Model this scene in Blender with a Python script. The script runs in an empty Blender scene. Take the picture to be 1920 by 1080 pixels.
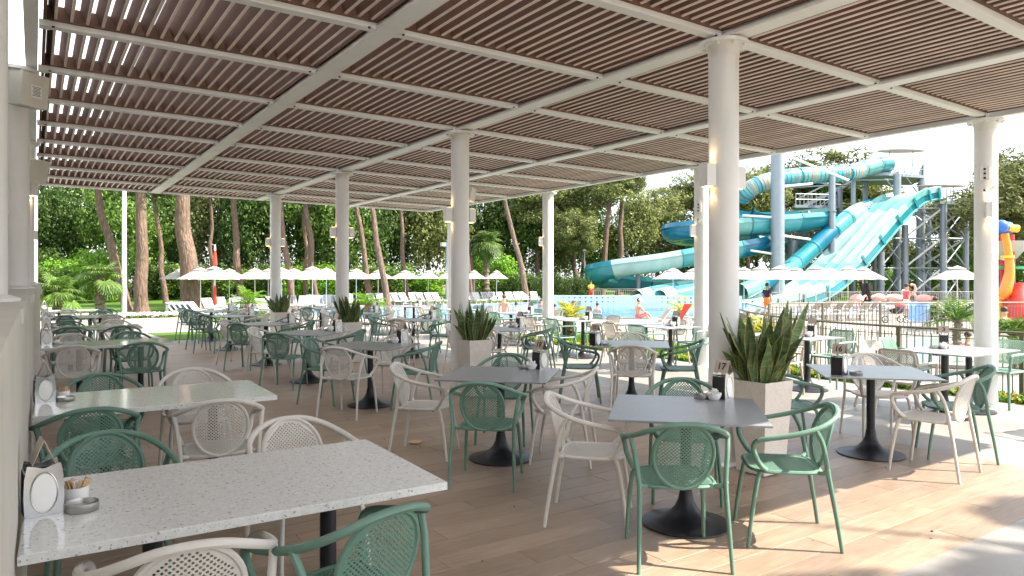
import bpy, math, random
import numpy as np
from mathutils import Vector, Matrix
sc = bpy.context.scene
R = math.radians
rnd = random.Random(7)
# ---------------------------------------------------------------- camera, sky, sun
FPX, YAW, CY, CAMZ = 1331.0, 0.5927, 520.5, 1.6
SN, CS = math.sin(YAW), math.cos(YAW)
cd = bpy.data.cameras.new('camera'); cam = bpy.data.objects.new('camera', cd); sc.collection.objects.link(cam)
cam.location = (0, 0, CAMZ); cam.rotation_euler = (R(90), 0, -YAW)
cd.sensor_width = 36; cd.lens = FPX / 1920 * 36; cd.shift_y = -19.5 / 1920; cd.clip_start = .05; cd.clip_end = 900
sc.camera = cam
w = bpy.data.worlds.new("World"); sc.world = w; w.use_nodes = True
SUNH = Vector((.66, -.57)); SUNEL = math.atan2(1, SUNH.length)
nt = w.node_tree; bg = nt.nodes['Background']
sky = nt.nodes.new('ShaderNodeTexSky'); sky.sky_type = 'NISHITA'; sky.sun_disc = False
sky.sun_elevation = SUNEL; sky.sun_rotation = math.atan2(SUNH.x, SUNH.y); sky.dust_density = 2.5
tc = nt.nodes.new('ShaderNodeTexCoord'); nz = nt.nodes.new('ShaderNodeTexNoise'); nz.inputs['Scale'].default_value = 2.2; nz.inputs['Detail'].default_value = 6
mp = nt.nodes.new('ShaderNodeMapping'); mp.inputs['Scale'].default_value = (1, 1, 3)
rp = nt.nodes.new('ShaderNodeMapRange'); rp.inputs['From Min'].default_value = .3; rp.inputs['From Max'].default_value = .62; rp.inputs['To Min'].default_value = .3; rp.inputs['To Max'].default_value = .95
mx = nt.nodes.new('ShaderNodeMix'); mx.data_type = 'RGBA'; mx.inputs['B'].default_value = (4.2, 4.3, 4.5, 1)
nt.links.new(tc.outputs['Generated'], mp.inputs['Vector']); nt.links.new(mp.outputs[0], nz.inputs['Vector']); nt.links.new(nz.outputs['Fac'], rp.inputs['Value'])
nt.links.new(rp.outputs[0], mx.inputs['Factor']); nt.links.new(sky.outputs[0], mx.inputs['A']); nt.links.new(mx.outputs['Result'], bg.inputs[0])
bg.inputs[1].default_value = 0.13
sl = bpy.data.lights.new('sun', 'SUN'); sl.energy = 3.4; sl.angle = R(.55); sl.color = (1, .92, .79)
sun = bpy.data.objects.new('sun', sl); sc.collection.objects.link(sun)
sun.rotation_euler = Vector((SUNH.x, SUNH.y, 1)).to_track_quat('Z', 'Y').to_euler()
sc.view_settings.view_transform = 'Standard'; sc.view_settings.look = 'None'
sc.view_settings.exposure = 2.12; sc.view_settings.gamma = 1
sc.render.engine = 'CYCLES'
cy = sc.cycles; cy.use_denoising = True; cy.max_bounces = 8; cy.diffuse_bounces = 5; cy.glossy_bounces = 3; cy.transmission_bounces = 4; cy.transparent_max_bounces = 6; cy.caustics_reflective = False; cy.caustics_refractive = False; cy.sample_clamp_indirect = 6

# ---------------------------------------------------------------- helpers
def at(px, py, d):      # a point d metres in front of the camera, from its bearing
    r = (px - 960) / FPX * d
    return Vector((d * SN + r * CS, d * CS - r * SN, CAMZ - (py - CY) / FPX * d))
def gr(px, d, z):       # ground-plan point at bearing px, distance d, height z
    p = at(px, CY, d); return Vector((p.x, p.y, z))
def gy(px, py, z):      # where the ray hits height z
    return at(px, py, FPX * (CAMZ - z) / (py - CY))
class MB:
    def __init__(s): s.v = []; s.f = []; s.m = []
    def add(s, vs, fs, mi=0):
        b = len(s.v); s.v += [tuple(x) for x in vs]; s.f += [tuple(b + i for i in f) for f in fs]; s.m += [mi] * len(fs)
    def box(s, c, h, rz=0, mi=0, mat=None):
        vs = [Vector((x * h[0], y * h[1], z * h[2])) for x in (-1, 1) for y in (-1, 1) for z in (-1, 1)]
        M = mat if mat is not None else Matrix.Rotation(rz, 3, 'Z')
        s.add([M @ v + Vector(c) for v in vs], [(0, 1, 3, 2), (4, 6, 7, 5), (0, 4, 5, 1), (2, 3, 7, 6), (0, 2, 6, 4), (1, 5, 7, 3)], mi)
    def bar(s, a, b, hw, hh, mi=0):
        a = Vector(a); b = Vector(b); d = b - a; L = d.length; d.normalize()
        up = Vector((0, 0, 1)) if abs(d.z) < .95 else Vector((1, 0, 0))
        x = d.cross(up).normalized(); z = x.cross(d)
        M = Matrix((x, d, z)).transposed()
        s.box((a + b) / 2, (hw, L / 2, hh), mat=M, mi=mi)
    def tube(s, pts, r, n=8, closed=False, cap=True, mi=0, sx=1.0):
        P = [Vector(p) for p in pts]; N = len(P); rr = r if isinstance(r, (list, tuple)) else [r] * N
        T = []
        for i in range(N):
            if closed: t = P[(i + 1) % N] - P[i - 1]
            else: t = P[min(i + 1, N - 1)] - P[max(i - 1, 0)]
            T.append(t.normalized())
        u = T[0].orthogonal().normalized(); vs = []
        for i in range(N):
            u = (u - T[i] * u.dot(T[i])).normalized(); w_ = T[i].cross(u)
            for k in range(n):
                a = 2 * math.pi * k / n
                vs.append(P[i] + (u * math.cos(a) * sx + w_ * math.sin(a)) * rr[i])
        fs = []
        for i in range(N if closed else N - 1):
            j = (i + 1) % N
            for k in range(n):
                l = (k + 1) % n; fs.append((i * n + k, j * n + k, j * n + l, i * n + l))
        if cap and not closed:
            fs.append(tuple(range(n))[::-1]) ; fs.append(tuple((N - 1) * n + k for k in range(n)))
        s.add(vs, fs, mi)
    def lathe(s, prof, n=24, c=(0, 0, 0), mi=0, cap=True):
        vs = []; fs = []
        for r, z in prof:
            for k in range(n):
                a = 2 * math.pi * k / n; vs.append((c[0] + r * math.cos(a), c[1] + r * math.sin(a), c[2] + z))
        for i in range(len(prof) - 1):
            for k in range(n):
                l = (k + 1) % n; fs.append((i * n + k, i * n + l, (i + 1) * n + l, (i + 1) * n + k))
        if cap:
            fs.append(tuple(range(n))[::-1]); fs.append(tuple((len(prof) - 1) * n + k for k in range(n)))
        s.add(vs, fs, mi)
    def prism(s, poly, z0, z1, mi=0):
        n = len(poly); vs = [(p[0], p[1], z0) for p in poly] + [(p[0], p[1], z1) for p in poly]
        s.add(vs, [tuple(range(n))[::-1], tuple(range(n, 2 * n))] + [(i, (i + 1) % n, n + (i + 1) % n, n + i) for i in range(n)], mi)
    def ball(s, c, r, n=12, m=8, sc_=(1, 1, 1), mi=0):
        vs = [(c[0], c[1], c[2] - r * sc_[2])]; fs = []
        for i in range(1, m):
            t = math.pi * i / m
            for k in range(n):
                a = 2 * math.pi * k / n
                vs.append((c[0] + r * sc_[0] * math.sin(t) * math.cos(a), c[1] + r * sc_[1] * math.sin(t) * math.sin(a), c[2] - r * sc_[2] * math.cos(t)))
        vs.append((c[0], c[1], c[2] + r * sc_[2])); L = len(vs) - 1
        for k in range(n): fs.append((0, 1 + (k + 1) % n, 1 + k)); fs.append((L, L - n + k, L - n + (k + 1) % n))
        for i in range(m - 2):
            for k in range(n):
                a = 1 + i * n + k; b = 1 + i * n + (k + 1) % n; fs.append((a, b, b + n, a + n))
        s.add(vs, fs, mi)
    def mesh(s, name, smooth=35):
        me = bpy.data.meshes.new(name); me.from_pydata(s.v, [], s.f)
        if any(s.m): me.polygons.foreach_set('material_index', s.m)
        if smooth:
            me.polygons.foreach_set('use_smooth', [True] * len(me.polygons))
            me.set_sharp_from_angle(angle=R(smooth))
        me.update(); return me
def link(o, parent=None):
    sc.collection.objects.link(o)
    if parent: o.parent = parent
    return o
def part(name, me, mat, parent=None, label=None, loc=None, rot=None, smooth=35, kind=None):
    if isinstance(me, MB): me = me.mesh(name, smooth)
    mats = mat if isinstance(mat, (list, tuple)) else [mat]
    if len(me.materials) < len(mats):
        for m in mats[len(me.materials):]: me.materials.append(m)
    o = bpy.data.objects.new(name, me)
    for i, m in enumerate(mats):
        if me.materials[i] != m: o.material_slots[i].link = 'OBJECT'; o.material_slots[i].material = m
    if loc is not None: o.location = loc
    if rot is not None: o.rotation_euler = rot if isinstance(rot, (tuple, list)) else (0, 0, rot)
    if label: o['label'] = label
    if kind: o['kind'] = kind
    return link(o, parent)
def tag(o, label, cat, group=None, kind=None):
    o['label'] = label; o['category'] = cat
    if group: o['group'] = group
    if kind: o['kind'] = kind
    return o
def thing(name, label, cat, loc=(0, 0, 0), rot=0, group=None):
    o = bpy.data.objects.new(name, None); o.location = loc; o.rotation_euler = (0, 0, rot); o.empty_display_size = .1
    tag(o, label, cat, group); return link(o)
def struct(name, me, mat, parent=None, smooth=0, label=None):
    o = part(name, me, mat, parent, label, smooth=smooth); o['kind'] = 'structure'; return o
def catmull(pts, k=6, closed=False):
    P = [Vector(p) for p in pts]; out = []; N = len(P)
    for i in range(N if closed else N - 1):
        p0 = P[(i - 1) % N] if closed or i > 0 else P[0] * 2 - P[1]
        p1 = P[i]; p2 = P[(i + 1) % N]
        p3 = P[(i + 2) % N] if closed or i + 2 < N else P[-1] * 2 - P[-2]
        for j in range(k):
            t = j / k; out.append(.5 * ((2 * p1) + (p2 - p0) * t + (2 * p0 - 5 * p1 + 4 * p2 - p3) * t * t + (3 * p1 - p0 - 3 * p2 + p3) * t ** 3))
    if not closed: out.append(P[-1].copy())
    return out

# ---------------------------------------------------------------- materials
class NT:
    def __init__(s, name):
        s.m = bpy.data.materials.new(name); s.m.use_nodes = True; s.t = s.m.node_tree; s.b = s.t.nodes['Principled BSDF']; s.o = s.t.nodes['Material Output']
    def n(s, typ, **kw):
        x = s.t.nodes.new(typ)
        for k, v in kw.items():
            if k in x.inputs: x.inputs[k].default_value = v
            else: setattr(x, k, v)
        return x
    def l(s, a, b): s.t.links.new(a, b)
    def coord(s, out='Object', scale=(1, 1, 1), rot=(0, 0, 0)):
        c = s.n('ShaderNodeTexCoord'); m = s.n('ShaderNodeMapping'); m.inputs['Scale'].default_value = scale; m.inputs['Rotation'].default_value = rot
        s.l(c.outputs[out], m.inputs[0]); return m.outputs[0]
    def noise(s, vec, scale, detail=4, rough=.55):
        x = s.n('ShaderNodeTexNoise', Scale=scale, Detail=detail, Roughness=rough); s.l(vec, x.inputs['Vector']); return x.outputs['Fac']
    def ramp(s, fac, stops):
        x = s.n('ShaderNodeValToRGB'); e = x.color_ramp.elements
        while len(e) < len(stops): e.new(.5)
        for i, (p, c) in enumerate(stops): e[i].position = p; e[i].color = tuple(c) + (1,) if len(c) == 3 else c
        s.l(fac, x.inputs[0]); return x.outputs[0]
    def mix(s, fac, a, b, typ='MIX'):
        x = s.n('ShaderNodeMix', data_type='RGBA', blend_type=typ)
        for k, v in (('Factor', fac), ('A', a), ('B', b)):
            if isinstance(v, (int, float, tuple, list)): x.inputs[k].default_value = v if k == 'Factor' else tuple(v)[:3] + (1,)
            else: s.l(v, x.inputs[k])
        return x.outputs['Result']
    def bump(s, h, strength=.3, dist=.01):
        x = s.n('ShaderNodeBump', Strength=strength, Distance=dist); s.l(h, x.inputs['Height']); s.l(x.outputs[0], s.b.inputs['Normal'])
def hs(c): return tuple(c) + (1,)
def mk(name, col, rough=.5, metal=0, var=.12, scale=6, bump=0, bscale=60, spec=.5, coat=0):
    t = NT(name); b = t.b; b.inputs['Roughness'].default_value = rough; b.inputs['Metallic'].default_value = metal
    b.inputs['Specular IOR Level'].default_value = spec; b.inputs['Coat Weight'].default_value = coat
    v = t.coord(); f = t.noise(v, scale, 5)
    c = t.ramp(f, [(.25, tuple(x * (1 - var) for x in col)), (.75, tuple(min(1, x * (1 + var)) for x in col))])
    t.l(c, b.inputs['Base Color'])
    r = t.n('ShaderNodeMapRange'); r.inputs['To Min'].default_value = max(0, rough - .07); r.inputs['To Max'].default_value = min(1, rough + .1); t.l(f, r.inputs['Value']); t.l(r.outputs[0], b.inputs['Roughness'])
    if bump: t.bump(t.noise(v, bscale, 3), bump, .005)
    return t.m
M = {}
M['white_steel'] = mk('white_steel', (.78, .78, .76), .42, 0, .03, 2)
M['white_tube'] = mk('white_tube', (.76, .76, .74), .45, 0, .03, 1.5)
M['brown_slat'] = mk('brown_slat', (.12, .056, .033), .7, 0, .15, 3)
M['slat_edge'] = mk('slat_edge', (.72, .60, .51), .5, 0, .08, 3)
M['green_plastic'] = mk('green_plastic', (.118, .222, .17), .45, 0, .04, 4)
M['white_plastic'] = mk('white_plastic', (.60, .575, .53), .48, 0, .04, 4)
M['green_side'] = mk('green_side', (.17, .30, .235), .5, 0, .04, 4)
M['cream_side'] = mk('cream_side', (.46, .42, .37), .5, 0, .04, 4)
M['black_metal'] = mk('black_metal', (.018, .02, .026), .38, .3, .2, 8, .15, 90)
M['black_plastic'] = mk('black_plastic', (.02, .02, .022), .35)
M['chrome'] = mk('chrome', (.50, .50, .49), .2, 1, .04, 5)
M['steel'] = mk('steel', (.5, .49, .47), .3, 1, .08, 12)
M['porcelain'] = mk('porcelain', (.82, .82, .80), .2, 0, .02)
M['paper'] = mk('paper', (.85, .85, .83), .8, 0, .03, 20)
M['kraft'] = mk('kraft', (.55, .36, .2), .8, 0, .2, 60)
M['tan_plate'] = mk('tan_plate', (.50, .42, .36), .35, .5, .06, 10)
M['ink'] = mk('ink', (.01, .01, .01), .6)
M['galv'] = mk('galvanised_steel', (.26, .30, .33), .45, .35, .08, 1.5)
M['dark_galv'] = mk('dark_steel', (.22, .25, .28), .5, .35, .1, 2)
M['fence_brown'] = mk('fence_brown', (.13, .115, .08), .5, .2, .1, 5)
M['fence_grey'] = mk('fence_grey', (.26, .24, .21), .5, .2, .1, 5)
M['lounger_white'] = mk('lounger_white', (.50, .50, .50), .5, 0, .03)
M['lounger_tan'] = mk('lounger_tan', (.34, .28, .21), .8, 0, .06, 20)
M['lounger_grey'] = mk('lounger_grey', (.24, .25, .28), .8, 0, .06, 20)
M['canvas'] = mk('canvas', (.52, .50, .46), .85, 0, .03, 3)
M['red'] = mk('red_paint', (.62, .03, .02), .4)
M['orange'] = mk('orange_paint', (.85, .25, .02), .35, coat=.3)
M['yellow'] = mk('yellow_paint', (.85, .5, .03), .35, coat=.3)
M['blue'] = mk('blue_paint', (.02, .12, .5), .3, coat=.4)
M['green_paint'] = mk('green_paint', (.02, .3, .12), .35)
M['pink'] = mk('flamingo_pink', (.78, .42, .38), .6, 0, .15, 6)
M['skin'] = mk('skin', (.55, .29, .19), .5, 0, .06)
M['hair'] = mk('hair', (.04, .02, .012), .6)
M['lime_cloth'] = mk('lime_cloth', (.62, .66, .05), .8)
M['red_cloth'] = mk('red_cloth', (.6, .05, .03), .8)
M['pink_cloth'] = mk('pink_cloth', (.55, .12, .14), .8)
M['navy_cloth'] = mk('navy_cloth', (.03, .03, .08), .8)
M['white_cloth'] = mk('white_cloth', (.8, .8, .8), .8)
M['blue_cloth'] = mk('blue_cloth', (.25, .42, .72), .85, 0, .25, 9)
M['dark_cloth'] = mk('dark_cloth', (.025, .025, .03), .85)
M['soil'] = mk('soil', (.09, .06, .04), .95, 0, .3, 20, .5, 40)
M['render_wall'] = mk('painted_wall', (.62, .60, .54), .7, 0, .05, 1.3, .1, 30)
M['building_white'] = mk('building_white', (.78, .78, .76), .7, 0, .04, 1)
M['kerb'] = mk('kerb_stone', (.40, .37, .33), .8, 0, .1, 4, .2, 40)
SL = {'aqua': (.07, .33, .36), 'teal': (.02, .22, .26), 'deep': (.008, .15, .24), 'mint': (.15, .40, .36), 'pale': (.30, .47, .44)}
for k, c in SL.items(): M['slide_' + k] = mk('fibreglass_' + k, c, .22, 0, .06, .5, coat=.3)
def plank_mat():
    t = NT('oak_look_tile'); oi = t.n('ShaderNodeObjectInfo')
    c = t.n('ShaderNodeTexCoord'); ad = t.n('ShaderNodeVectorMath', operation='ADD'); cb = t.n('ShaderNodeCombineXYZ')
    ml = t.n('ShaderNodeMath', operation='MULTIPLY'); ml.inputs[1].default_value = 37; t.l(oi.outputs['Random'], ml.inputs[0]); t.l(ml.outputs[0], cb.inputs[0]); t.l(ml.outputs[0], cb.inputs[2])
    t.l(c.outputs['Object'], ad.inputs[0]); t.l(cb.outputs[0], ad.inputs[1])
    m = t.n('ShaderNodeMapping'); m.inputs['Scale'].default_value = (1, 9, 1); t.l(ad.outputs[0], m.inputs[0])
    g = t.noise(m.outputs[0], 2.6, 6, .6); m2 = t.n('ShaderNodeMapping'); m2.inputs['Scale'].default_value = (4, 90, 1); t.l(ad.outputs[0], m2.inputs[0]); fine = t.noise(m2.outputs[0], 1.6, 3)
    col = t.ramp(g, [(.28, (.215, .152, .102)), (.5, (.275, .20, .138)), (.75, (.35, .262, .187))])
    col = t.mix(.35, col, t.ramp(fine, [(.3, (.2, .135, .095)), (.7, (.42, .32, .25))]))
    rr = t.n('ShaderNodeMapRange'); rr.inputs['To Min'].default_value = .88; rr.inputs['To Max'].default_value = 1.14; t.l(oi.outputs['Random'], rr.inputs['Value'])
    hv = t.n('ShaderNodeHueSaturation'); t.l(rr.outputs[0], hv.inputs['Value']); t.l(col, hv.inputs['Color'])
    dv = t.coord('Object'); 
    t.l(hv.outputs[0], t.b.inputs['Base Color'])
    r2 = t.ramp(g, [(.3, (.36,) * 3), (.7, (.52,) * 3)]); t.l(r2, t.b.inputs['Roughness']); t.bump(fine, .12, .002); return t.m
M['plank'] = plank_mat()
def plank_field_mat():     # same tile, joints as fine relief where too far to tell apart
    t = NT('oak_look_tile_far'); v = t.coord('Object')
    br = t.n('ShaderNodeTexBrick', Scale=1, offset=.4); br.inputs['Brick Width'].default_value = 1.2; br.inputs['Row Height'].default_value = .2; br.inputs['Mortar Size'].default_value = .0015
    br.inputs['Color1'].default_value = (.25, .175, .125, 1); br.inputs['Color2'].default_value = (.34, .25, .185, 1); br.inputs['Mortar'].default_value = (.12, .085, .06, 1); t.l(v, br.inputs['Vector'])
    g = t.noise(t.coord('Object', (1, 9, 1)), 2.6, 6, .6); c = t.mix(.5, br.outputs['Color'], t.ramp(g, [(.28, (.225, .155, .11)), (.75, (.38, .285, .215))])); t.l(c, t.b.inputs['Base Color'])
    t.b.inputs['Roughness'].default_value = .42; return t.m
M['plank_far'] = plank_field_mat()
def stone_mat(name, a, b, rough=.6, s=3):
    t = NT(name); oi = t.n('ShaderNodeObjectInfo'); v = t.coord('Object')
    g = t.noise(v, s, 8, .65); f = t.noise(v, 120, 2); c = t.mix(.3, t.ramp(g, [(.3, a), (.7, b)]), t.ramp(f, [(.3, a), (.7, b)]))
    rr = t.n('ShaderNodeMapRange'); rr.inputs['To Min'].default_value = .95; rr.inputs['To Max'].default_value = 1.05; t.l(oi.outputs['Random'], rr.inputs['Value'])
    hv = t.n('ShaderNodeHueSaturation'); t.l(rr.outputs[0], hv.inputs['Value']); t.l(c, hv.inputs['Color']); t.l(hv.outputs[0], t.b.inputs['Base Color'])
    t.b.inputs['Roughness'].default_value = rough; t.bump(f, .1, .002); return t.m
M['stone_tile'] = stone_mat('pale_stone_tile', (.22, .207, .19), (.29, .272, .25), .45)
M['deck'] = stone_mat('pool_deck_stone', (.22, .20, .175), (.28, .26, .225), .7, .6)
def terrazzo():
    t = NT('terrazzo'); v = t.coord('Object'); col = (.66, .67, .65, 1); c = None
    base = t.ramp(t.noise(v, 40, 5), [(.3, (.64, .65, .63)), (.7, (.78, .79, .77))]); c = base
    for sc_, th, cc in ((42, .2, (.42, .37, .32)), (70, .17, (.34, .36, .36)), (28, .09, (.50, .45, .38)), (110, .22, (.46, .46, .44))):
        nv = t.n('ShaderNodeTexNoise', Scale=35); t.l(v, nv.inputs['Vector']); mv = t.n('ShaderNodeVectorMath', operation='MULTIPLY_ADD'); mv.inputs[1].default_value = (.02,) * 3; t.l(nv.outputs['Color'], mv.inputs[0]); t.l(v, mv.inputs[2])
        vo = t.n('ShaderNodeTexVoronoi', Scale=sc_); t.l(mv.outputs[0], vo.inputs['Vector'])
        r = t.ramp(vo.outputs['Distance'], [(th, (1, 1, 1)), (th + .04, (0, 0, 0))]); sp = t.n('ShaderNodeSeparateColor'); t.l(vo.outputs['Color'], sp.inputs[0])
        k = t.n('ShaderNodeMath', operation='GREATER_THAN'); k.inputs[1].default_value = .55; t.l(sp.outputs[0], k.inputs[0]); mm = t.n('ShaderNodeMath', operation='MULTIPLY'); t.l(r, mm.inputs[0]); t.l(k.outputs[0], mm.inputs[1])
        c = t.mix(mm.outputs[0], c, cc)
    t.l(c, t.b.inputs['Base Color']); t.b.inputs['Roughness'].default_value = .11; return t.m
M['terrazzo'] = terrazzo()
def tabletop_mat():
    t = NT('dark_compact_laminate'); v = t.coord('Object', (2, 2, 2)); g = t.noise(t.coord('Object', (3, 40, 3)), 6, 4)
    t.l(t.ramp(g, [(.3, (.19, .20, .215)), (.7, (.25, .26, .275))]), t.b.inputs['Base Color']); t.b.inputs['Roughness'].default_value = .33
    t.b.inputs['Specular IOR Level'].default_value = .8; t.bump(g, .05, .001); return t.m
M['tabletop'] = tabletop_mat()
def grass_mat(name='lawn_grass', a=(.045, .10, .012), b=(.09, .17, .02), yel=(.15, .19, .04)):
    t = NT(name); v = t.coord('Object'); g = t.noise(v, .35, 5); f = t.noise(v, 14, 5, .7)
    c = t.mix(.5, t.ramp(g, [(.3, a), (.6, b), (.85, yel)]), t.ramp(f, [(.3, a), (.7, b)])); t.l(c, t.b.inputs['Base Color']); t.b.inputs['Roughness'].default_value = .9; t.b.inputs['Specular IOR Level'].default_value = .15
    t.bump(f, .8, .05); return t.m
M['grass'] = grass_mat()
M['dry_ground'] = grass_mat('dry_ground', (.12, .09, .05), (.20, .15, .09), (.08, .11, .03))
def water_mat():
    t = NT('pool_water'); v = t.coord('Object'); n1 = t.noise(v, 1.6, 3); vo = t.n('ShaderNodeTexVoronoi', Scale=1.3, feature='SMOOTH_F1'); t.l(v, vo.inputs['Vector'])
    c = t.mix(.5, t.ramp(n1, [(.35, (.05, .20, .38)), (.65, (.12, .33, .50))]), t.ramp(vo.outputs['Distance'], [(.1, (.05, .19, .36)), (.7, (.20, .42, .56))]))
    t.l(c, t.b.inputs['Base Color']); t.b.inputs['Roughness'].default_value = .08; t.bump(n1, .35, .08); return t.m
M['water'] = water_mat()
M['shallow_water'] = mk('shallow_water', (.30, .42, .37), .1, 0, .12, 1.2, .3, 2)
def mosaic_mat():
    t = NT('mosaic_band'); v = t.coord('Object', (3.2, 3.2, 3.2)); vo = t.n('ShaderNodeTexVoronoi', Scale=1); vo.inputs['Randomness'].default_value = 0; t.l(v, vo.inputs['Vector'])
    c = t.ramp(vo.outputs['Distance'], [(.2, (.14, .15, .26)), (.27, (.60, .60, .60))]); t.l(c, t.b.inputs['Base Color']); t.b.inputs['Roughness'].default_value = .3; return t.m
M['mosaic'] = mosaic_mat()
def bark_mat(name, a, b):
    t = NT(name); v = t.coord('Object', (3, 3, .6)); vo = t.n('ShaderNodeTexVoronoi', Scale=3.2); nz_ = t.n('ShaderNodeTexNoise', Scale=3); t.l(v, nz_.inputs['Vector'])
    mv = t.n('ShaderNodeVectorMath', operation='MULTIPLY_ADD'); mv.inputs[1].default_value = (.6,) * 3; t.l(nz_.outputs['Color'], mv.inputs[0]); t.l(v, mv.inputs[2]); t.l(mv.outputs[0], vo.inputs['Vector'])
    f = t.noise(v, 9, 5); c = t.mix(.45, t.ramp(vo.outputs['Distance'], [(.15, b), (.6, a)]), t.ramp(f, [(.3, a), (.7, b)])); t.l(c, t.b.inputs['Base Color']); t.b.inputs['Roughness'].default_value = .9
    t.bump(vo.outputs['Distance'], .9, .08); return t.m
M['bark'] = bark_mat('pine_bark', (.10, .065, .045), (.27, .18, .13))
M['bark_grey'] = bark_mat('grey_bark', (.09, .07, .055), (.22, .18, .15))
M['palm_bark'] = bark_mat('palm_bark', (.10, .075, .05), (.3, .23, .16))
def leaf_mat(name, cols, trans=.35, spec=.3):
    t = NT(name); g = t.n('ShaderNodeNewGeometry'); oi = t.n('ShaderNodeObjectInfo')
    v = t.coord('Object'); cl = t.noise(v, .7, 3); mx_ = t.n('ShaderNodeMath', operation='ADD'); a = t.n('ShaderNodeMath', operation='MULTIPLY'); a.inputs[1].default_value = .55; t.l(g.outputs['Random Per Island'], a.inputs[0])
    b = t.n('ShaderNodeMath', operation='MULTIPLY'); b.inputs[1].default_value = .45; t.l(cl, b.inputs[0]); t.l(a.outputs[0], mx_.inputs[0]); t.l(b.outputs[0], mx_.inputs[1])
    n = len(cols); c = t.ramp(mx_.outputs[0], [(.15 + .7 * i / (n - 1), cc) for i, cc in enumerate(cols)])
    rr = t.n('ShaderNodeMapRange'); rr.inputs['To Min'].default_value = .72; rr.inputs['To Max'].default_value = 1.3; t.l(oi.outputs['Random'], rr.inputs['Value']); hv = t.n('ShaderNodeHueSaturation'); t.l(rr.outputs[0], hv.inputs['Value']); t.l(c, hv.inputs['Color'])
    t.l(hv.outputs[0], t.b.inputs['Base Color']); t.b.inputs['Roughness'].default_value = .55; t.b.inputs['Specular IOR Level'].default_value = spec
    tr = t.n('ShaderNodeBsdfTranslucent'); t.l(hv.outputs[0], tr.inputs[0]); ms = t.n('ShaderNodeMixShader'); ms.inputs[0].default_value = trans
    t.l(t.b.outputs[0], ms.inputs[1]); t.l(tr.outputs[0], ms.inputs[2]); t.l(ms.outputs[0], t.o.inputs[0]); return t.m
M['leaf_dark'] = leaf_mat('leaf_dark', [(.022, .05, .013), (.06, .115, .024), (.15, .23, .05)])
M['leaf_mid'] = leaf_mat('leaf_mid', [(.038, .08, .014), (.10, .185, .03), (.23, .34, .06)])
M['leaf_bright'] = leaf_mat('leaf_bright', [(.06, .15, .01), (.14, .30, .02), (.28, .45, .05)])
M['leaf_pine'] = leaf_mat('leaf_pine', [(.06, .08, .025), (.15, .18, .055), (.32, .33, .12)])
M['leaf_palm'] = leaf_mat('leaf_palm', [(.05, .10, .02), (.11, .19, .04), (.24, .32, .09)])
M['leaf_yellow'] = leaf_mat('leaf_yellow', [(.16, .26, .02), (.42, .42, .04), (.62, .42, .05)], .45)
M['petal_white'] = leaf_mat('petal_white', [(.6, .5, .48), (.8, .78, .75)], .3)
M['petal_orange'] = leaf_mat('petal_orange', [(.55, .16, .01), (.75, .42, .02), (.2, .2, .02)], .3)
M['blade'] = leaf_mat('grass_blade', [(.05, .12, .01), (.12, .25, .02), (.22, .36, .04)], .4)
def snake_mat():
    t = NT('snake_plant_leaf'); g = t.coord('Object', (6, 6, 40)); oi = t.n('ShaderNodeObjectInfo'); nz_ = t.noise(g, 1.2, 5, .7)
    c = t.ramp(nz_, [(.34, (.028, .065, .024)), (.5, (.07, .13, .045)), (.66, (.19, .24, .10))]); a = t.n('ShaderNodeAttribute', attribute_name='edge')
    c = t.mix(a.outputs['Fac'], c, (.38, .38, .14)); rr = t.n('ShaderNodeMapRange'); rr.inputs['To Min'].default_value = .7; rr.inputs['To Max'].default_value = 1.35; t.l(oi.outputs['Random'], rr.inputs['Value'])
    hv = t.n('ShaderNodeHueSaturation'); t.l(rr.outputs[0], hv.inputs['Value']); t.l(c, hv.inputs['Color']); t.l(hv.outputs[0], t.b.inputs['Base Color']); t.b.inputs['Roughness'].default_value = .4; return t.m
M['snake'] = snake_mat()
def glow(name, col, e):
    t = NT(name); t.b.inputs['Emission Color'].default_value = hs(col); t.b.inputs['Emission Strength'].default_value = e; t.b.inputs['Base Color'].default_value = hs(col); return t.m
M['lamp_glow'] = glow('lamp_glow', (1, .62, .25), 3)
def sheet_mat():
    t = NT('translucent_roof_sheet'); v = t.coord('Object'); tr = t.n('ShaderNodeBsdfTranslucent'); tr.inputs[0].default_value = (.80, .82, .86, 1); d = t.n('ShaderNodeBsdfDiffuse'); t.l(t.ramp(t.noise(v, 1.2, 4), [(.3, (.55, .56, .58)), (.7, (.7, .7, .72))]), d.inputs[0])
    ms = t.n('ShaderNodeMixShader'); ms.inputs[0].default_value = .8; t.l(d.outputs[0], ms.inputs[1]); t.l(tr.outputs[0], ms.inputs[2]); t.l(ms.outputs[0], t.o.inputs[0]); return t.m
M['sheet'] = sheet_mat()
def canvas_mat():
    t = M['canvas'].node_tree; b = t.nodes['Principled BSDF']; tr = t.nodes.new('ShaderNodeBsdfTranslucent'); tr.inputs[0].default_value = (.5, .46, .4, 1); ms = t.nodes.new('ShaderNodeMixShader'); ms.inputs[0].default_value = .3
    t.links.new(b.outputs[0], ms.inputs[1]); t.links.new(tr.outputs[0], ms.inputs[2]); t.links.new(ms.outputs[0], t.nodes['Material Output'].inputs[0])
canvas_mat()
def weave_mat():
    t = NT('woven_resin'); v = t.coord('Generated', (30, 30, 60)); ch = t.n('ShaderNodeTexChecker', Scale=1); t.l(v, ch.inputs[0]); wv = t.noise(t.coord(), 60, 2)
    t.l(t.ramp(wv, [(.3, (.62, .58, .52)), (.7, (.72, .68, .62))]), t.b.inputs['Base Color']); t.b.inputs['Roughness'].default_value = .55; return t.m
M['weave'] = weave_mat()
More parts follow.
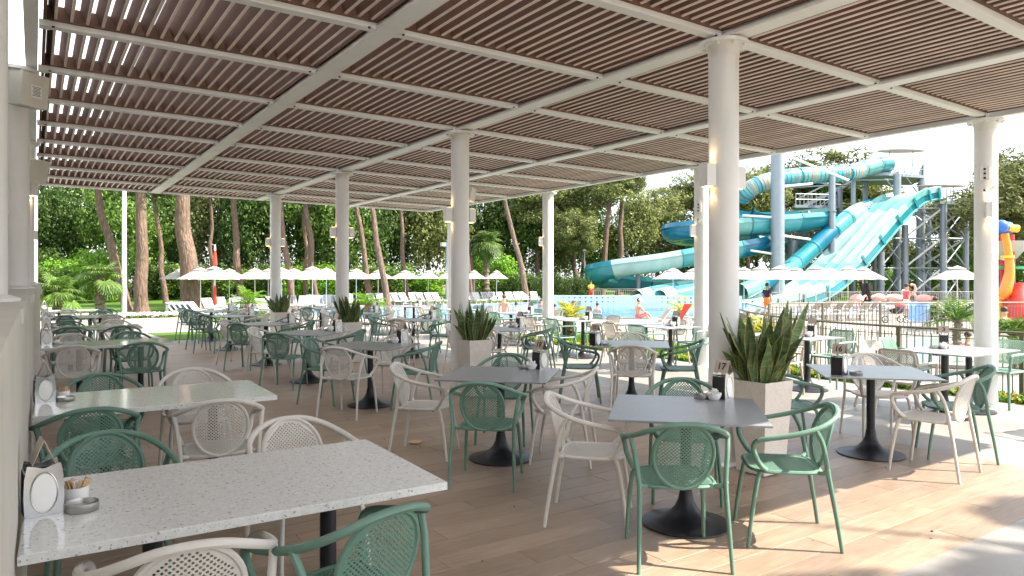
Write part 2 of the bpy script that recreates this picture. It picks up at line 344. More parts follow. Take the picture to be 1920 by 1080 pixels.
def weave_bump():
    m = M['weave']; t = m.node_tree; b = t.nodes['Principled BSDF']; c = t.nodes.new('ShaderNodeTexCoord'); mp_ = t.nodes.new('ShaderNodeMapping'); mp_.inputs['Scale'].default_value = (70, 70, 55)
    mp_.inputs['Location'].default_value = (.37, .37, .1); ch = t.nodes.new('ShaderNodeTexChecker'); ch.inputs['Scale'].default_value = 1; bu = t.nodes.new('ShaderNodeBump'); bu.inputs['Strength'].default_value = .6; bu.inputs['Distance'].default_value = .006
    t.links.new(c.outputs['Object'], mp_.inputs[0]); t.links.new(mp_.outputs[0], ch.inputs[0]); t.links.new(ch.outputs['Fac'], bu.inputs['Height']); t.links.new(bu.outputs[0], b.inputs['Normal'])
weave_bump()
def wear(m, amt=.16, scale=.9, rnd_v=.0, island=0.):
    t = m.node_tree; b = t.nodes['Principled BSDF']; L = b.inputs['Base Color'].links
    if not L: return
    src = L[0].from_socket; g = t.nodes.new('ShaderNodeNewGeometry'); n = t.nodes.new('ShaderNodeTexNoise'); n.inputs['Scale'].default_value = scale; n.inputs['Detail'].default_value = 8; n.inputs['Roughness'].default_value = .65
    t.links.new(g.outputs['Position'], n.inputs['Vector']); r = t.nodes.new('ShaderNodeMapRange'); r.inputs['From Min'].default_value = .3; r.inputs['From Max'].default_value = .7; r.inputs['To Min'].default_value = 1 - amt; r.inputs['To Max'].default_value = 1 + amt * .6
    t.links.new(n.outputs['Fac'], r.inputs['Value']); v = r.outputs[0]
    for am, out in ((rnd_v, t.nodes.new('ShaderNodeObjectInfo').outputs['Random']), (island, g.outputs['Random Per Island'])):
        if am:
            q = t.nodes.new('ShaderNodeMapRange'); q.inputs['To Min'].default_value = 1 - am; q.inputs['To Max'].default_value = 1 + am; t.links.new(out, q.inputs['Value']); k = t.nodes.new('ShaderNodeMath'); k.operation = 'MULTIPLY'; t.links.new(v, k.inputs[0]); t.links.new(q.outputs[0], k.inputs[1]); v = k.outputs[0]
    h = t.nodes.new('ShaderNodeHueSaturation'); t.links.new(v, h.inputs['Value']); t.links.new(src, h.inputs['Color']); t.links.new(h.outputs[0], b.inputs['Base Color'])
for k_, a_, sc_, rv, isl in (('plank', .2, .8, 0, 0), ('plank_far', .16, .8, 0, 0), ('stone_tile', .16, .9, 0, 0), ('deck', .14, .25, 0, 0), ('brown_slat', .2, 2.5, .1, .16), ('slat_edge', .15, 2, .08, .12), ('green_plastic', .06, 6, .10, 0), ('white_plastic', .07, 6, .06, 0), ('green_side', .05, 6, .08, 0), ('cream_side', .06, 6, .07, 0), ('white_tube', .07, 1.2, .02, 0), ('white_steel', .08, 1.6, 0, 0), ('render_wall', .12, 1.5, 0, 0), ('lounger_tan', .1, 3, .15, 0), ('slide_pale', .16, .8, .06, 0), ('slide_mint', .16, .8, .06, 0), ('slide_aqua', .2, .8, .1, 0), ('slide_teal', .2, .8, .1, 0), ('slide_deep', .2, .8, .1, 0), ('tabletop', .1, 5, .08, 0), ('weave', .1, 4, .03, 0), ('canvas', .06, 2, .03, 0)): wear(M[k_], a_, sc_, rv, isl)
# ---------------------------------------------------------------- ground
GZ = -.5
b = MB(); b.add([(-500, -500, GZ - .012), (500, -500, GZ - .012), (500, 500, GZ - .012), (-500, 500, GZ - .012)], [(0, 1, 2, 3)]); struct('ground', b, M['dry_ground'])
def sheet(name, pts, z, mat, thick=0):
    b = MB(); n = len(pts)
    if thick: b.prism(pts, z - thick, z)
    else: b.add([(p[0], p[1], z) for p in pts], [tuple(range(n))])
    return struct(name, b, mat)
def pl(px, py, z): p = gy(px, py, z); return (p.x, p.y)
# pool deck round the pools
deck_pts = [(10.3, -12), (60, -12)] + [tuple(gr(2100, 75, 0))[:2], tuple(gr(1500, 62, 0))[:2], tuple(gr(1130, 64, 0))[:2], tuple(gr(700, 56, 0))[:2], tuple(gr(400, 47, 0))[:2], tuple(gr(330, 36, 0))[:2], (5.5, 28), (5.5, 22), (10.3, 22)]
sheet('pool_deck', deck_pts, GZ - .004, M['deck'])
# terrace slab and its tiles
b = MB(); b.prism([(-.3, -6), (10.3, -6), (10.3, 22), (5.4, 22), (5.4, 28.6), (-.3, 28.6)], -.7, -.016); struct('terrace_base', b, M['kerb'])
X0, X1, Y0, Y1 = -.05, 6.9, 2.02, 18.2
fl = bpy.data.objects.new('terrace_floor', None); fl['kind'] = 'structure'; link(fl)
pm = {}
def slab_mesh(L, W, name, z=-.0035, bev=.0012):
    k = (round(L, 3), round(W, 3), name)
    if k not in pm:
        b = MB(); x, y = L / 2 - .0016, W / 2 - .0016; q = bev
        b.add([(-x, -y, -.012), (x, -y, -.012), (x, y, -.012), (-x, y, -.012), (-x, -y, -q), (x, -y, -q), (x, y, -q), (-x, y, -q), (-x + q, -y + q, 0), (x - q, -y + q, 0), (x - q, y - q, 0), (-x + q, y - q, 0)],
              [(0, 1, 5, 4), (1, 2, 6, 5), (2, 3, 7, 6), (3, 0, 4, 7), (4, 5, 9, 8), (5, 6, 10, 9), (6, 7, 11, 10), (7, 4, 8, 11), (8, 9, 10, 11)])
        pm[k] = b.mesh(name, 0)
    return pm[k]
row = 0; y = Y0
PW, PL = .2, 1.2
while row < 30:
    off = [0, .45, .8, .25, .6, 1.0][row % 6] ; x = X0 - off
    while x < X1 - .01:
        a, c = max(x, X0), min(x + PL, X1)
        if c - a > .04: part('plank', slab_mesh(c - a, PW, 'plank'), M['plank'], fl, loc=((a + c) / 2, y + PW / 2, rnd.uniform(-.0008, .0004)))
        x += PL
    y += PW; row += 1
b = MB(); b.add([(X0, y + .001, -.002), (X1, y + .001, -.002), (X1, Y1, -.002), (X0, Y1, -.002)], [(0, 1, 2, 3)]); part('plank_field', b, M['plank_far'], fl, smooth=0, kind='stuff')
# pale stone tiles: strip nearest the camera and the outer margin
for i in range(-1, 9):
    for j in range(4):
        xa = X0 + i * 1.2 + (j % 2) * .6 + .05; xb = min(xa + 1.2, 10.27); xa = max(xa, X0)
        if xb - xa > .05: part('tile', slab_mesh(xb - xa, .6, 'tile'), M['stone_tile'], fl, loc=((xa + xb) / 2, Y0 - .3 - .6 * j, rnd.uniform(-.0006, .0004)))
yy = Y0 + .002; k = 0
while yy < 12.6:
    for (xa, xb) in ((6.9, 8.1), (8.1, 9.3), (9.3, 10.27)) if k % 2 else ((6.9, 7.5), (7.5, 8.7), (8.7, 9.9), (9.9, 10.27)):
        part('tile', slab_mesh(xb - xa, .6, 'tile'), M['stone_tile'], fl, loc=((xa + xb) / 2, yy + .3, rnd.uniform(-.0006, .0004)))
    yy += .6; k += 1
b = MB()
b.add([(6.9, yy, -.003), (10.27, yy, -.003), (10.27, 21.9, -.003), (6.9, 21.9, -.003)], [(0, 1, 2, 3)])
b.add([(-.05, Y1, -.003), (6.9, Y1, -.003), (6.9, 21.9, -.003), (5.35, 21.9, -.003), (5.35, 28.4, -.003), (-.05, 28.4, -.003)], [(0, 1, 2, 3, 4, 5)])
b.add([(-.05, -5.9, -.003), (10.27, -5.9, -.003), (10.27, Y0 - 2.41, -.003), (-.05, Y0 - 2.41, -.003)], [(0, 1, 2, 3)])
part('paving_field', b, M['stone_tile'], fl, smooth=0, kind='stuff')
# lawns
def lawn(name, strips, mat=M['grass']):
    b = MB(); n = len(strips[0]); vs = [v for s_ in strips for v in s_]
    b.add(vs, [(i * n + k, i * n + k + 1, (i + 1) * n + k + 1, (i + 1) * n + k) for i in range(len(strips) - 1) for k in range(n - 1)])
    return struct(name, b, mat)
lawn('lawn_beside_terrace', [[(10.62, y, -.03), (11.2, y, -.06), (11.9 + max(0, y - 7) * .45, y, -.25), (12.6 + max(0, y - 7) * .45, y, GZ + .004)] for y in [-6, 0, 3, 5, 7, 9, 11, 13, 15, 17.5]])
lawn('lawn_under_pines', [[(x0, 28.9, -.06) if i == 0 else p for i, p in enumerate([(x0, 28.9, -.06), (x0 * 1.05, 33, -.15), (x0 * 1.2, 40, -.42), (x0 * 1.6, 75, -.46), (x0 * 1.9, 110, -.48)])] for x0 in (-40, -25, -12, -6, 0, 3, 5.3, 7, 9)])
sheet('lawn_behind_pool', [tuple(gr(a, d, 0))[:2] for a, d in ((395, 47.2), (700, 56.3), (1130, 64.3), (1500, 62.3), (2100, 76), (2100, 120), (300, 120), (330, 48))], GZ + .002, M['grass'])
sheet('lawn_patch', [tuple(gr(a, d, 0))[:2] for a, d in ((1685, 40), (1720, 40), (1990, 41), (1990, 36.5), (1716, 35.5))], GZ + .003, M['grass'])
sheet('lawn_patch', [(2.9, 19.8), (4.9, 19.6), (4.9, 22.6), (2.7, 22.8)], .004, M['grass'])
# pools: water sheets with stone rims
def pool(name, pts, zw, rim=.35):
    sheet(name + '_water', pts, zw, M['shallow_water'] if 'paddling' in name else M['water'])
    b = MB(); n = len(pts); cx = sum(p[0] for p in pts) / n; cyy = sum(p[1] for p in pts) / n
    out = []
    for p in pts:
        d = Vector((p[0] - cx, p[1] - cyy)); l = d.length; d *= (l + rim) / l; out.append((cx + d.x, cyy + d.y))
    for i in range(n):
        j = (i + 1) % n; a, c, e, f = pts[i], pts[j], out[j], out[i]
        b.add([(a[0], a[1], zw - .02), (c[0], c[1], zw - .02), (c[0], c[1], zw + .06), (a[0], a[1], zw + .06), (e[0], e[1], zw + .06), (f[0], f[1], zw + .06), (e[0], e[1], zw - .02), (f[0], f[1], zw - .02)], [(0, 1, 2, 3), (3, 2, 4, 5), (5, 4, 6, 7)])
    struct(name + '_rim', b, M['stone_tile'])
pool('swimming_pool', [tuple(gr(a, d, 0))[:2] for a, d in ((560, 41), (640, 36.5), (740, 34.5), (980, 35.5), (1380, 37), (1450, 45), (1400, 56), (1010, 59), (820, 52), (600, 48))], GZ + .03)
pool('paddling_pool', [tuple(gr(a, d, 0))[:2] for a, d in ((1600, 20.5), (1680, 17), (1960, 16), (2200, 18), (2200, 26), (1900, 25.5), (1700, 24.5))], GZ + .03)
p = pool('splash_pool', [tuple(gr(a, d, 0))[:2] for a, d in ((1480, 46), (1500, 41), (1680, 41.5), (1900, 44), (1900, 47), (1600, 48))], GZ + .03)
b = MB(); A = gr(1020, 57.5, 0); B_ = gr(1390, 55, 0); b.bar((A.x, A.y, GZ + .32), (B_.x, B_.y, GZ + .32), .25, .35)
tag(part('mosaic_wall', b, M['mosaic']), 'long low white wall with small dark mosaic squares at the foot of the slides', 'pool wall')

# ---------------------------------------------------------------- pergola
VX = [-.02 + 2.49 * j for j in range(5)]; UY = lambda i: 4.08 + 1.53 * i
def zr(x): return 3.70 - .0105 * x
perg = thing('pergola', 'white steel pergola with brown slatted ceiling over the whole dining terrace', 'pergola')
col_me = {}
def column(x, y, z0, r=.128):
    h = zr(x) - .02
    b = MB(); b.lathe([(r, z0), (r, h)], 28); b.lathe([(r + .004, 1.9), (r + .004, 1.906)], 28)
    c = part('column', b, M['white_tube'], perg, loc=(x, y, 0))
    f = MB(); f.lathe([(r + .004, h - .12), (r + .006, h - .028), (r + .08, h - .026), (r + .08, h + .004), (.03, h + .006)], 28); part('flange', f, M['white_steel'], c); f = MB(); f.lathe([(r + .05, z0), (r + .05, z0 + .012), (r + .006, z0 + .03)], 28, cap=False); part('base_ring', f, M['white_steel'], c)
    for k in range(8):
        a = math.pi / 8 + k * math.pi / 4; q = MB(); q.lathe([(.018, -.02), (.018, .0), (.012, .003)], 6); part('bolt', q, M['white_steel'], c, loc=((r + .045) * math.cos(a), (r + .045) * math.sin(a), h - .028))
for i in (0, 3, 6, 9):
    column(4.96, UY(i), 0); column(9.94, UY(i), 0)
    column([-.23, -.165, -.13, -.12][i // 3], UY(i), 1.49, .13)
def box_part(name, a, b_, hw, hh, mat, parent): q = MB(); q.bar(a, b_, hw, hh); return part(name, q, mat, parent)
YF = UY(10) + .02
for j, x in enumerate(VX):
    i0 = -4 if j <= 2 else -2; ya = UY(i0); z = zr(x)
    hw = .095 if j not in (0, 4) else .05
    q = MB(); q.box((x, (ya + YF) / 2, z + .10), (hw * .55, (YF - ya) / 2, .07)); q.box((x, (ya + YF) / 2, z + .015), (hw, (YF - ya) / 2 + .002, .015)); q.box((x, (ya + YF) / 2, z + .185), (hw, (YF - ya) / 2, .014)); part('main_beam', q, M['white_steel'], perg)
for i in range(-4, 11):
    for j in range(4):
        if j >= 2 and i < -2: continue
        xa, xb = VX[j] + .085, VX[j + 1] - .085; y = UY(i)
        q = MB(); q.bar((xa, y, zr(xa) + .055), (xb, y, zr(xb) + .055),   .05, .048)
        q.bar((xa - .03, y, zr(xa) + .03), (xa + .05, y, zr(xa) + .03), .055, .028); q.bar((xb - .05, y, zr(xb) + .03), (xb + .03, y, zr(xb) + .03), .055, .028)
        part('cross_rail', q, M['white_tube'], perg)
        for xs in (xa + .07, xb - .07):
            t_ = MB(); t_.lathe([(.012, -.012), (.012, 0)], 6); part('clamp', t_, M['black_metal'], perg, loc=(xs, y - .047, zr(xs) + .012))
NS = 20; slat_me = {}
def slat_geo(b, x, y0, y1, z):     # tilted board, pale lower edge
    lean = .048; t = .008; h = .12
    for zz0, zz1, mi, tt in ((0, .010, 1, t + .0015), (.010, h, 0, t)):
        vs = []
        for yy in (y0, y1):
            for zz in (zz0, zz1):
                o = -lean * zz / h; vs += [(x + o - tt, yy, z + zz), (x + o + tt, yy, z + zz)]
        b.add(vs, [(0, 1, 3, 2), (4, 6, 7, 5), (0, 4, 5, 1), (2, 3, 7, 6), (0, 2, 6, 4), (1, 5, 7, 3)], mi)
near = [(i, j) for i in range(0, 8) for j in range(4)]
vis = [(1, 0), (2, 0), (3, 0), (0, 1), (1, 1), (2, 1), (-1, 1), (-1, 2), (0, 2), (-1, 3), (0, 3), (1, 2)]
for i in range(-4, 10):
    for j in range(4):
        if j >= 2 and i < -2: continue
        xa, xb = VX[j] + .085, VX[j + 1] - .085; ya, yb = UY(i) + .05, UY(i + 1) - .05
        q = MB(); zc = lambda x: zr(x) + .115
        for (yy) in (ya + .012, yb - .012): q.bar((xa, yy, zc(xa)), (xb, yy, zc(xb)), .012, .062)
        for (xx) in (xa + .012, xb - .012): q.bar((xx, ya + .024, zc(xx)), (xx, yb - .024, zc(xx)), .012, .062)
        pn = part('louvre_panel', q, M['brown_slat'], perg, loc=(0, 0, 0))
        st = (xb - xa - .03) / NS
        if (i, j) in vis:
            for k in range(NS):
                x = xa + .03 + st * (k + .5) ; key = 's'
                if key not in slat_me: s_ = MB(); slat_geo(s_, 0, -(yb - ya) / 2 + .025, (yb - ya) / 2 - .025, 0); slat_me[key] = s_.mesh('slat', 0)
                part('slat', slat_me[key], (M['brown_slat'], M['slat_edge']), pn, loc=(x, (ya + yb) / 2, zr(x) + .062 + rnd.uniform(-.001, .001)))
        else:
            s_ = MB()
            for k in range(NS): x = xa + .03 + st * (k + .5); slat_geo(s_, x, ya + .025, yb - .025, zr(x) + .062)
            part('slats', s_, (M['brown_slat'], M['slat_edge']), pn, smooth=0, kind='stuff')
for (xa, xb, i0) in ((VX[0] - .6, VX[2], -4), (VX[2] + .001, VX[4] + .1, -2)):
    q = MB(); q.add([(xa, UY(i0) - .1, zr(xa) + .22), (xb, UY(i0) - .1, zr(xb) + .22), (xb, YF + .1, zr(xb) + .22), (xa, YF + .1, zr(xa) + .22), (xa, UY(i0) - .1, zr(xa) + .235), (xb, UY(i0) - .1, zr(xb) + .235), (xb, YF + .1, zr(xb) + .235), (xa, YF + .1, zr(xa) + .235)],
        [(0, 1, 2, 3), (4, 7, 6, 5), (0, 4, 5, 1), (1, 5, 6, 2), (2, 6, 7, 3), (3, 7, 4, 0)]); part('roof_sheet', q, M['sheet'], perg, smooth=0)
for (x, y, a, zz) in ((9.94, UY(0), left_ := math.atan2(SN, -CS) + .9, 2.9), (9.94, UY(3), left_, 2.85)):
    c = (x + .131 * math.cos(a), y + .131 * math.sin(a))
    t = thing('column_bracket', 'small white hook bracket with dark bolts high on the ' + ('outer column at the right edge' if y < 5 else 'second outer column'), 'bracket', (c[0], c[1], zz), a, 'hook brackets on the outer columns')
    q = MB(); q.box((.004, 0, 0), (.004, .05, .09)); part('plate', q, M['white_steel'], t, smooth=0)
    for k in range(3): q = MB(); q.box((.012, 0, .05 - .055 * k), (.006, .012, .012)); part('bolt', q, M['black_metal'], t, smooth=0)
    q = MB(); q.tube(catmull([(.0, 0, -.22), (.03, .03, -.24), (.05, .08, -.20), (.05, .11, -.17)], 4), .008, 6); part('hook', q, M['white_steel'], t)
    q = MB(); q.ball((.012, -.0, -.215), .016, 8, 6); part('eyelet', q, M['black_metal'], t)
# ---------------------------------------------------------------- low wall at the left and building stubs
hwl = thing('low_wall', 'grey rendered low wall with a brown stone ledge along the left of the terrace', 'wall', (0, 0, 0))
q = MB(); q.prism([(-.75, -2), (-.055, -2), (-.055 + .0, 2), (.0, 8), (-.75, 8)], -.01, 1.44); part('wall_body', q, M['render_wall'], hwl, smooth=0)
q = MB(); q.prism([(-.75, 8.02), (.05, 8.02), (.10, 19), (-.75, 19)], -.01, 1.44); part('wall_body', q, M['render_wall'], hwl, smooth=0)
for ya, yb, xo in ((-2, 3.0, -.05), (3.006, 5.5, -.035), (5.506, 8.005, .0), (8.03, 11, .062), (11.006, 15, .08), (15.006, 19, .1)):
    q = MB(); q.prism([(-.8, ya), (xo + .005, ya), (xo + .012, yb), (-.8, yb)], 1.44, 1.49); part('coping', q, M['render_wall'], hwl, smooth=0)
bw = thing('service_building', 'white rendered building end behind the left columns', 'building', (0, 0, 0))
q = MB(); q.prism([(-7, -6), (-1.6, -6), (-1.6, 17), (-7, 17)], -.5, 4.6); part('wall', q, M['building_white'], bw, smooth=0)
q = MB(); q.prism([(-3.5, 21), (.05, 21), (.09, 24), (-3.5, 24)], -.5, 4.4); part('wall', q, M['building_white'], bw, smooth=0)
q = MB(); q.prism([(-3, -6), (-.42, -6), (-.42, 19), (-3, 19)], 3.75, 3.95); part('soffit', q, M['render_wall'], bw, smooth=0)
# ---------------------------------------------------------------- lamps, speakers on the columns
NTH = ['first', 'second', 'third', 'fourth', 'fifth', 'sixth', 'seventh', 'eighth', 'ninth', 'tenth', 'eleventh', 'twelfth', 'thirteenth', 'fourteenth', 'fifteenth', 'sixteenth', 'seventeenth', 'eighteenth', 'nineteenth', 'twentieth'] + ['%dth' % i if i % 10 not in (1, 2, 3) else '%d%s' % (i, ('st', 'nd', 'rd')[i % 10 - 1]) for i in range(21, 99)]
def wall_lamp(x, y, ang, z=2.475, r=.128, lab='', lit=True, hw=.055):
    t = thing('wall_lamp', lab, 'lamp', (x + r * math.cos(ang), y + r * math.sin(ang), z), ang, 'up and down lights on the columns')
    q = MB(); q.box((.0525, 0, 0), (.0475, hw, .095)); q.box((.0, 0, 0), (.008, .03, .06)); part('housing', q, M['white_steel'], t, smooth=0)
    for s_ in (-1, 1):
        q = MB(); q.box((.05, 0, s_ * .0965), (.03, hw * .6, .002)); part('lens', q, M['lamp_glow'], t, smooth=0)
        if lit:
            l = bpy.data.lights.new('lamp_light', 'SPOT'); l.energy = .7; l.color = (1, .68, .36); l.spot_size = R(80); l.spot_blend = .6; l.shadow_soft_size = .02
            o = bpy.data.objects.new('lamp_light', l); o.parent = t; o.location = (.035, 0, s_ * .102); o.rotation_euler = (0, R(180) if s_ > 0 else 0, 0); sc.collection.objects.link(o)
            o.rotation_euler = (Vector((.18, 0, -s_))).to_track_quat('Z', 'Y').to_euler()
cn = {0: 'nearest inner column', 3: 'second inner column', 6: 'third inner column', 9: 'farthest inner column'}
left = math.atan2(SN, -CS); right_ = left + math.pi
for i in (0, 3, 6, 9):
    wall_lamp(4.96, UY(i), left + .45, lab='white box lamp on the left side of the ' + cn[i], lit=i < 6)
    wall_lamp(4.96, UY(i), right_ + .6, lab='white box lamp on the right side of the ' + cn[i], lit=False)
co = {0: 'outer column at the right edge', 3: 'second outer column', 6: 'third outer column'}
for i in (0, 3, 6): wall_lamp(9.94, UY(i), left + (1.15 if i == 0 else .35), 2.44, lab='slim white lamp on the ' + co[i], lit=i < 3, hw=.03)
def loudspeaker(loc, ang, tilt, s_, lab, grille='tan_plate'):
    t = thing('loudspeaker', lab, 'loudspeaker', loc, ang, 'loudspeakers and boxes by the ceiling')
    q = MB(); q.box((.12 * s_, 0, 0), (.09 * s_, .14 * s_, .16 * s_), mat=Matrix.Rotation(tilt, 3, 'Y')); part('cabinet', q, M['render_wall'], t, smooth=0)
    q = MB(); q.bar((-.02, 0, 0), (.06 * s_, 0, 0), .02, .02); part('bracket', q, M['black_metal'], t)
loudspeaker((-.12, 8.5, 3.43), -.9, .1, 1.0, 'pale box unit with a printed notice high on the nearest left column')
loudspeaker((-.08, 13.1, 3.22), -.9, .25, 1.1, 'pale grey loudspeaker tilted down on the left column with a lit strip below it')
wall_lamp(-.13, UY(6), -.9, 2.95, lab='pale box lamp under the tilted loudspeaker on the left column', r=.13)
wall_lamp(-.12, UY(9), -.9, 2.475, lab='small grey box lamp on the farthest left column', r=.13, lit=False)
loudspeaker((4.96 + .13 * math.cos(.4), 8.67 + .13 * math.sin(.4), 2.78), .4, .3, .6, 'round-backed pale spotlight on the second inner column under the ceiling edge')
def notice():
    o = thing('notice_plate', 'small printed notice on the pale box at the top of the left column', 'notice', (-.12, 8.5, 3.43), -.9)
    q = MB(); q.box((.214, .01, -.02), (.002, .055, .06)); part('plate', q, M['paper'], o, smooth=0)
    for k in range(7):
        q = MB(); q.box((.2175, .01, .025 - k * .014), (.0008, .045 - (k % 3) * .006, .0025)); part('text_line', q, M['black_plastic'], o, smooth=0)
notice()
# ---------------------------------------------------------------- perforated sheets
def perf(fmap, s_in, half, a=.0145, hr=.0053, th=.003, rot=True):
    b = MB(); n = int(max(half) * 1.5 / a) + 2; q = math.sqrt(.5)
    def uv(i, j):
        x, y = i * a, j * a
        return ((x - y) * q, (x + y) * q) if rot else (x, y)
    ring = [(-.5, -.5), (0, -.5), (.5, -.5), (.5, 0), (.5, .5), (0, .5), (-.5, .5), (-.5, 0)]
    for i in range(-n, n + 1):
        for j in range(-n, n + 1):
            C = [uv(i + dx, j + dy) for dx, dy in ring]; S = [s_in(*c) for c in C]
            if min(S) >= 1: continue
            if max(S) < .945:
                c0 = uv(i, j); H = []
                for k in range(8):
                    an = math.radians(-135 + 45 * k) + (math.pi / 4 if rot else 0); H.append((c0[0] + hr * math.cos(an), c0[1] + hr * math.sin(an)))
                vs = [fmap(u, v, 0) for u, v in C] + [fmap(u, v, 0) for u, v in H] + [fmap(u, v, th) for u, v in C] + [fmap(u, v, th) for u, v in H]
                fs = []
                for k in range(8):
                    l = (k + 1) % 8; fs += [(k, l, 8 + l, 8 + k), (16 + k, 24 + k, 24 + l, 16 + l), (8 + k, 8 + l, 24 + l, 24 + k)]
                b.add(vs, fs)
            else:
                C = [C[0], C[2], C[4], C[6]]; K = []
                for u, v in C:
                    s_ = s_in(u, v); K.append((u / s_, v / s_) if s_ > 1 else (u, v))
                b.add([fmap(u, v, 0) for u, v in K] + [fmap(u, v, th) for u, v in K], [(0, 1, 2, 3), (7, 6, 5, 4)])
    return b
def sup(A, B, n): return lambda u, v: ((abs(u) / A) ** n + (abs(v) / B) ** n) ** (1 / n)
# ---- round-backed armchair (front is +Y)
BT = R(14); BC = Vector((0, -.247, .625))
def back_map(u, v, t):
    n = Vector((0, math.cos(BT), math.sin(BT))); up = Vector((0, -math.sin(BT), math.cos(BT)))
    return BC + Vector((u, 0, 0)) + up * v + n * (.9 * u * u + t)
def seat_map(u, v, t): return Vector((u, v + .015, .452 - .012 * math.cos(u * 6) * math.cos(v * 6) + .02 * max(0, v) ** 2 * 4 - t))
CM = {}
b = perf(back_map, sup(.163, .188, 2), (.163, .188)); b.tube([back_map(.166 * math.cos(a), .191 * math.sin(a), .0016) for a in [2 * math.pi * k / 36 for k in range(36)]], .0115, 7, closed=True); CM['backrest'] = b.mesh('backrest', 45)
b = perf(seat_map, sup(.205, .205, 4), (.205, .205)); b.tube([seat_map(.208 * (abs(math.cos(a)) ** .5) * math.copysign(1, math.cos(a)), .208 * (abs(math.sin(a)) ** .5) * math.copysign(1, math.sin(a)), .006) for a in [2 * math.pi * (k + .5) / 40 for k in range(40)]], .0125, 7, closed=True); CM['seat'] = b.mesh('seat', 45)
hp = [(0, -.300, .812), (.09, -.294, .805), (.18, -.262, .775), (.25, -.175, .732), (.283, -.06, .697), (.288, .06, .672), (.278, .15, .655), (.262, .208, .632), (.25, .222, .590), (.24, .205, .535), (.22, .175, .485), (.203, .14, .452)]
hoop = catmull([(-x, y, z) for x, y, z in hp[:0:-1]] + hp, 4)
b = MB(); b.tube(hoop, .0158, 8); CM['arm_hoop'] = b.mesh('arm_hoop', 45)
for s_ in (-1, 1):
    b = MB(); b.tube(catmull([(s_ * .272, -.125, .712), (s_ * .258, -.165, .63), (s_ * .243, -.19, .52), (s_ * .238, -.205, .43), (s_ * .246, -.245, .2), (s_ * .254, -.275, .0)], 4), [.0145] * 13 + [.0145, .014, .0135, .013, .0125, .012, .012, .0115], 8)
    b.tube(catmull([(s_ * .244, -.20, .48), (s_ * .228, -.185, .452), (s_ * .19, -.165, .443)], 4), .0135, 7); CM['rear%d' % s_] = b.mesh('leg', 45)
    b = MB(); b.tube(catmull([(s_ * .2, .165, .44), (s_ * .212, .19, .40), (s_ * .228, .225, .2), (s_ * .236, .25, .0)], 4), [.015] * 5 + [.0145, .0145, .014, .0135, .013, .0125, .012, .0115], 8); CM['front%d' % s_] = b.mesh('leg', 45)
def chair(x, y, ang, col, lab, grp='round-backed armchairs on the terrace'):
    m = M['green_plastic'] if col == 'g' else M['white_plastic']
    t = thing('armchair', lab, 'armchair', (x, y, 0), R(ang - 90), grp)
    for nm, k in (('seat', 'seat'), ('backrest', 'backrest'), ('arm_hoop', 'arm_hoop'), ('leg', 'rear-1'), ('leg', 'rear1'), ('leg', 'front-1'), ('leg', 'front1')): part(nm, CM[k], m, t)
    return t
# ---- square-backed side armchair
def backB(u, v, t):
    ti = R(16); n = Vector((0, math.cos(ti), math.sin(ti))); up = Vector((0, -math.sin(ti), math.cos(ti)))
    return Vector((0, -.245, .665)) + Vector((u, 0, 0)) + up * v + n * (1.1 * u * u + t)
def seatB(u, v, t): return Vector((u, v, .455 - .01 * math.cos(u * 6) * math.cos(v * 6) - t))
def sB(u, v):
    A = .215 - .03 * max(-1, min(1, -v / .155)) * .6
    return sup(A, .155, 4)(u, v)
CB = {}
b = perf(backB, sup(.212, .155, 4.5), (.212, .155), .0175, .0062, .004); CB['backrest'] = b.mesh('backrest', 45)
b = perf(seatB, sup(.215, .215, 6), (.215, .215), .0175, .0062, .004); b.tube([seatB(.216 * abs(math.cos(a)) ** .35 * math.copysign(1, math.cos(a)), .216 * abs(math.sin(a)) ** .35 * math.copysign(1, math.sin(a)), .01) for a in [2 * math.pi * (k + .5) / 32 for k in range(32)]], .014, 6, closed=True); CB['seat'] = b.mesh('seat', 45)
for s_ in (-1, 1):
    b = MB(); b.tube(catmull([(s_ * .213, -.25, .645), (s_ * .232, -.215, .66), (s_ * .245, -.10, .665), (s_ * .245, .12, .66), (s_ * .242, .175, .645), (s_ * .236, .185, .60), (s_ * .225, .182, .46)], 4), .012, 6, sx=1.4); CB['arm%d' % s_] = b.mesh('armrest', 45)
    b = MB(); b.tube([(s_ * .2, -.285, .79), (s_ * .208, -.245, .65), (s_ * .21, -.195, .45), (s_ * .225, -.24, .2), (s_ * .24, -.285, 0)], [.009, .015, .018, .017, .014], 7); CB['rear%d' % s_] = b.mesh('leg', 45)
    b = MB(); b.tube([(s_ * .205, .175, .455), (s_ * .222, .2, .25), (s_ * .235, .215, 0)], [.018, .017, .014], 7); CB['front%d' % s_] = b.mesh('leg', 45)
def chairB(x, y, ang, col, lab):
    m = M['green_side'] if col == 'g' else M['cream_side']
    t = thing('outdoor_armchair', lab, 'armchair', (x, y, 0), R(ang - 90), 'square-backed armchairs along the outer edge')
    for nm, k in (('seat', 'seat'), ('backrest', 'backrest'), ('armrest', 'arm-1'), ('armrest', 'arm1'), ('leg', 'rear-1'), ('leg', 'rear1'), ('leg', 'front-1'), ('leg', 'front1')): part(nm, CB[k], m, t)
    return t
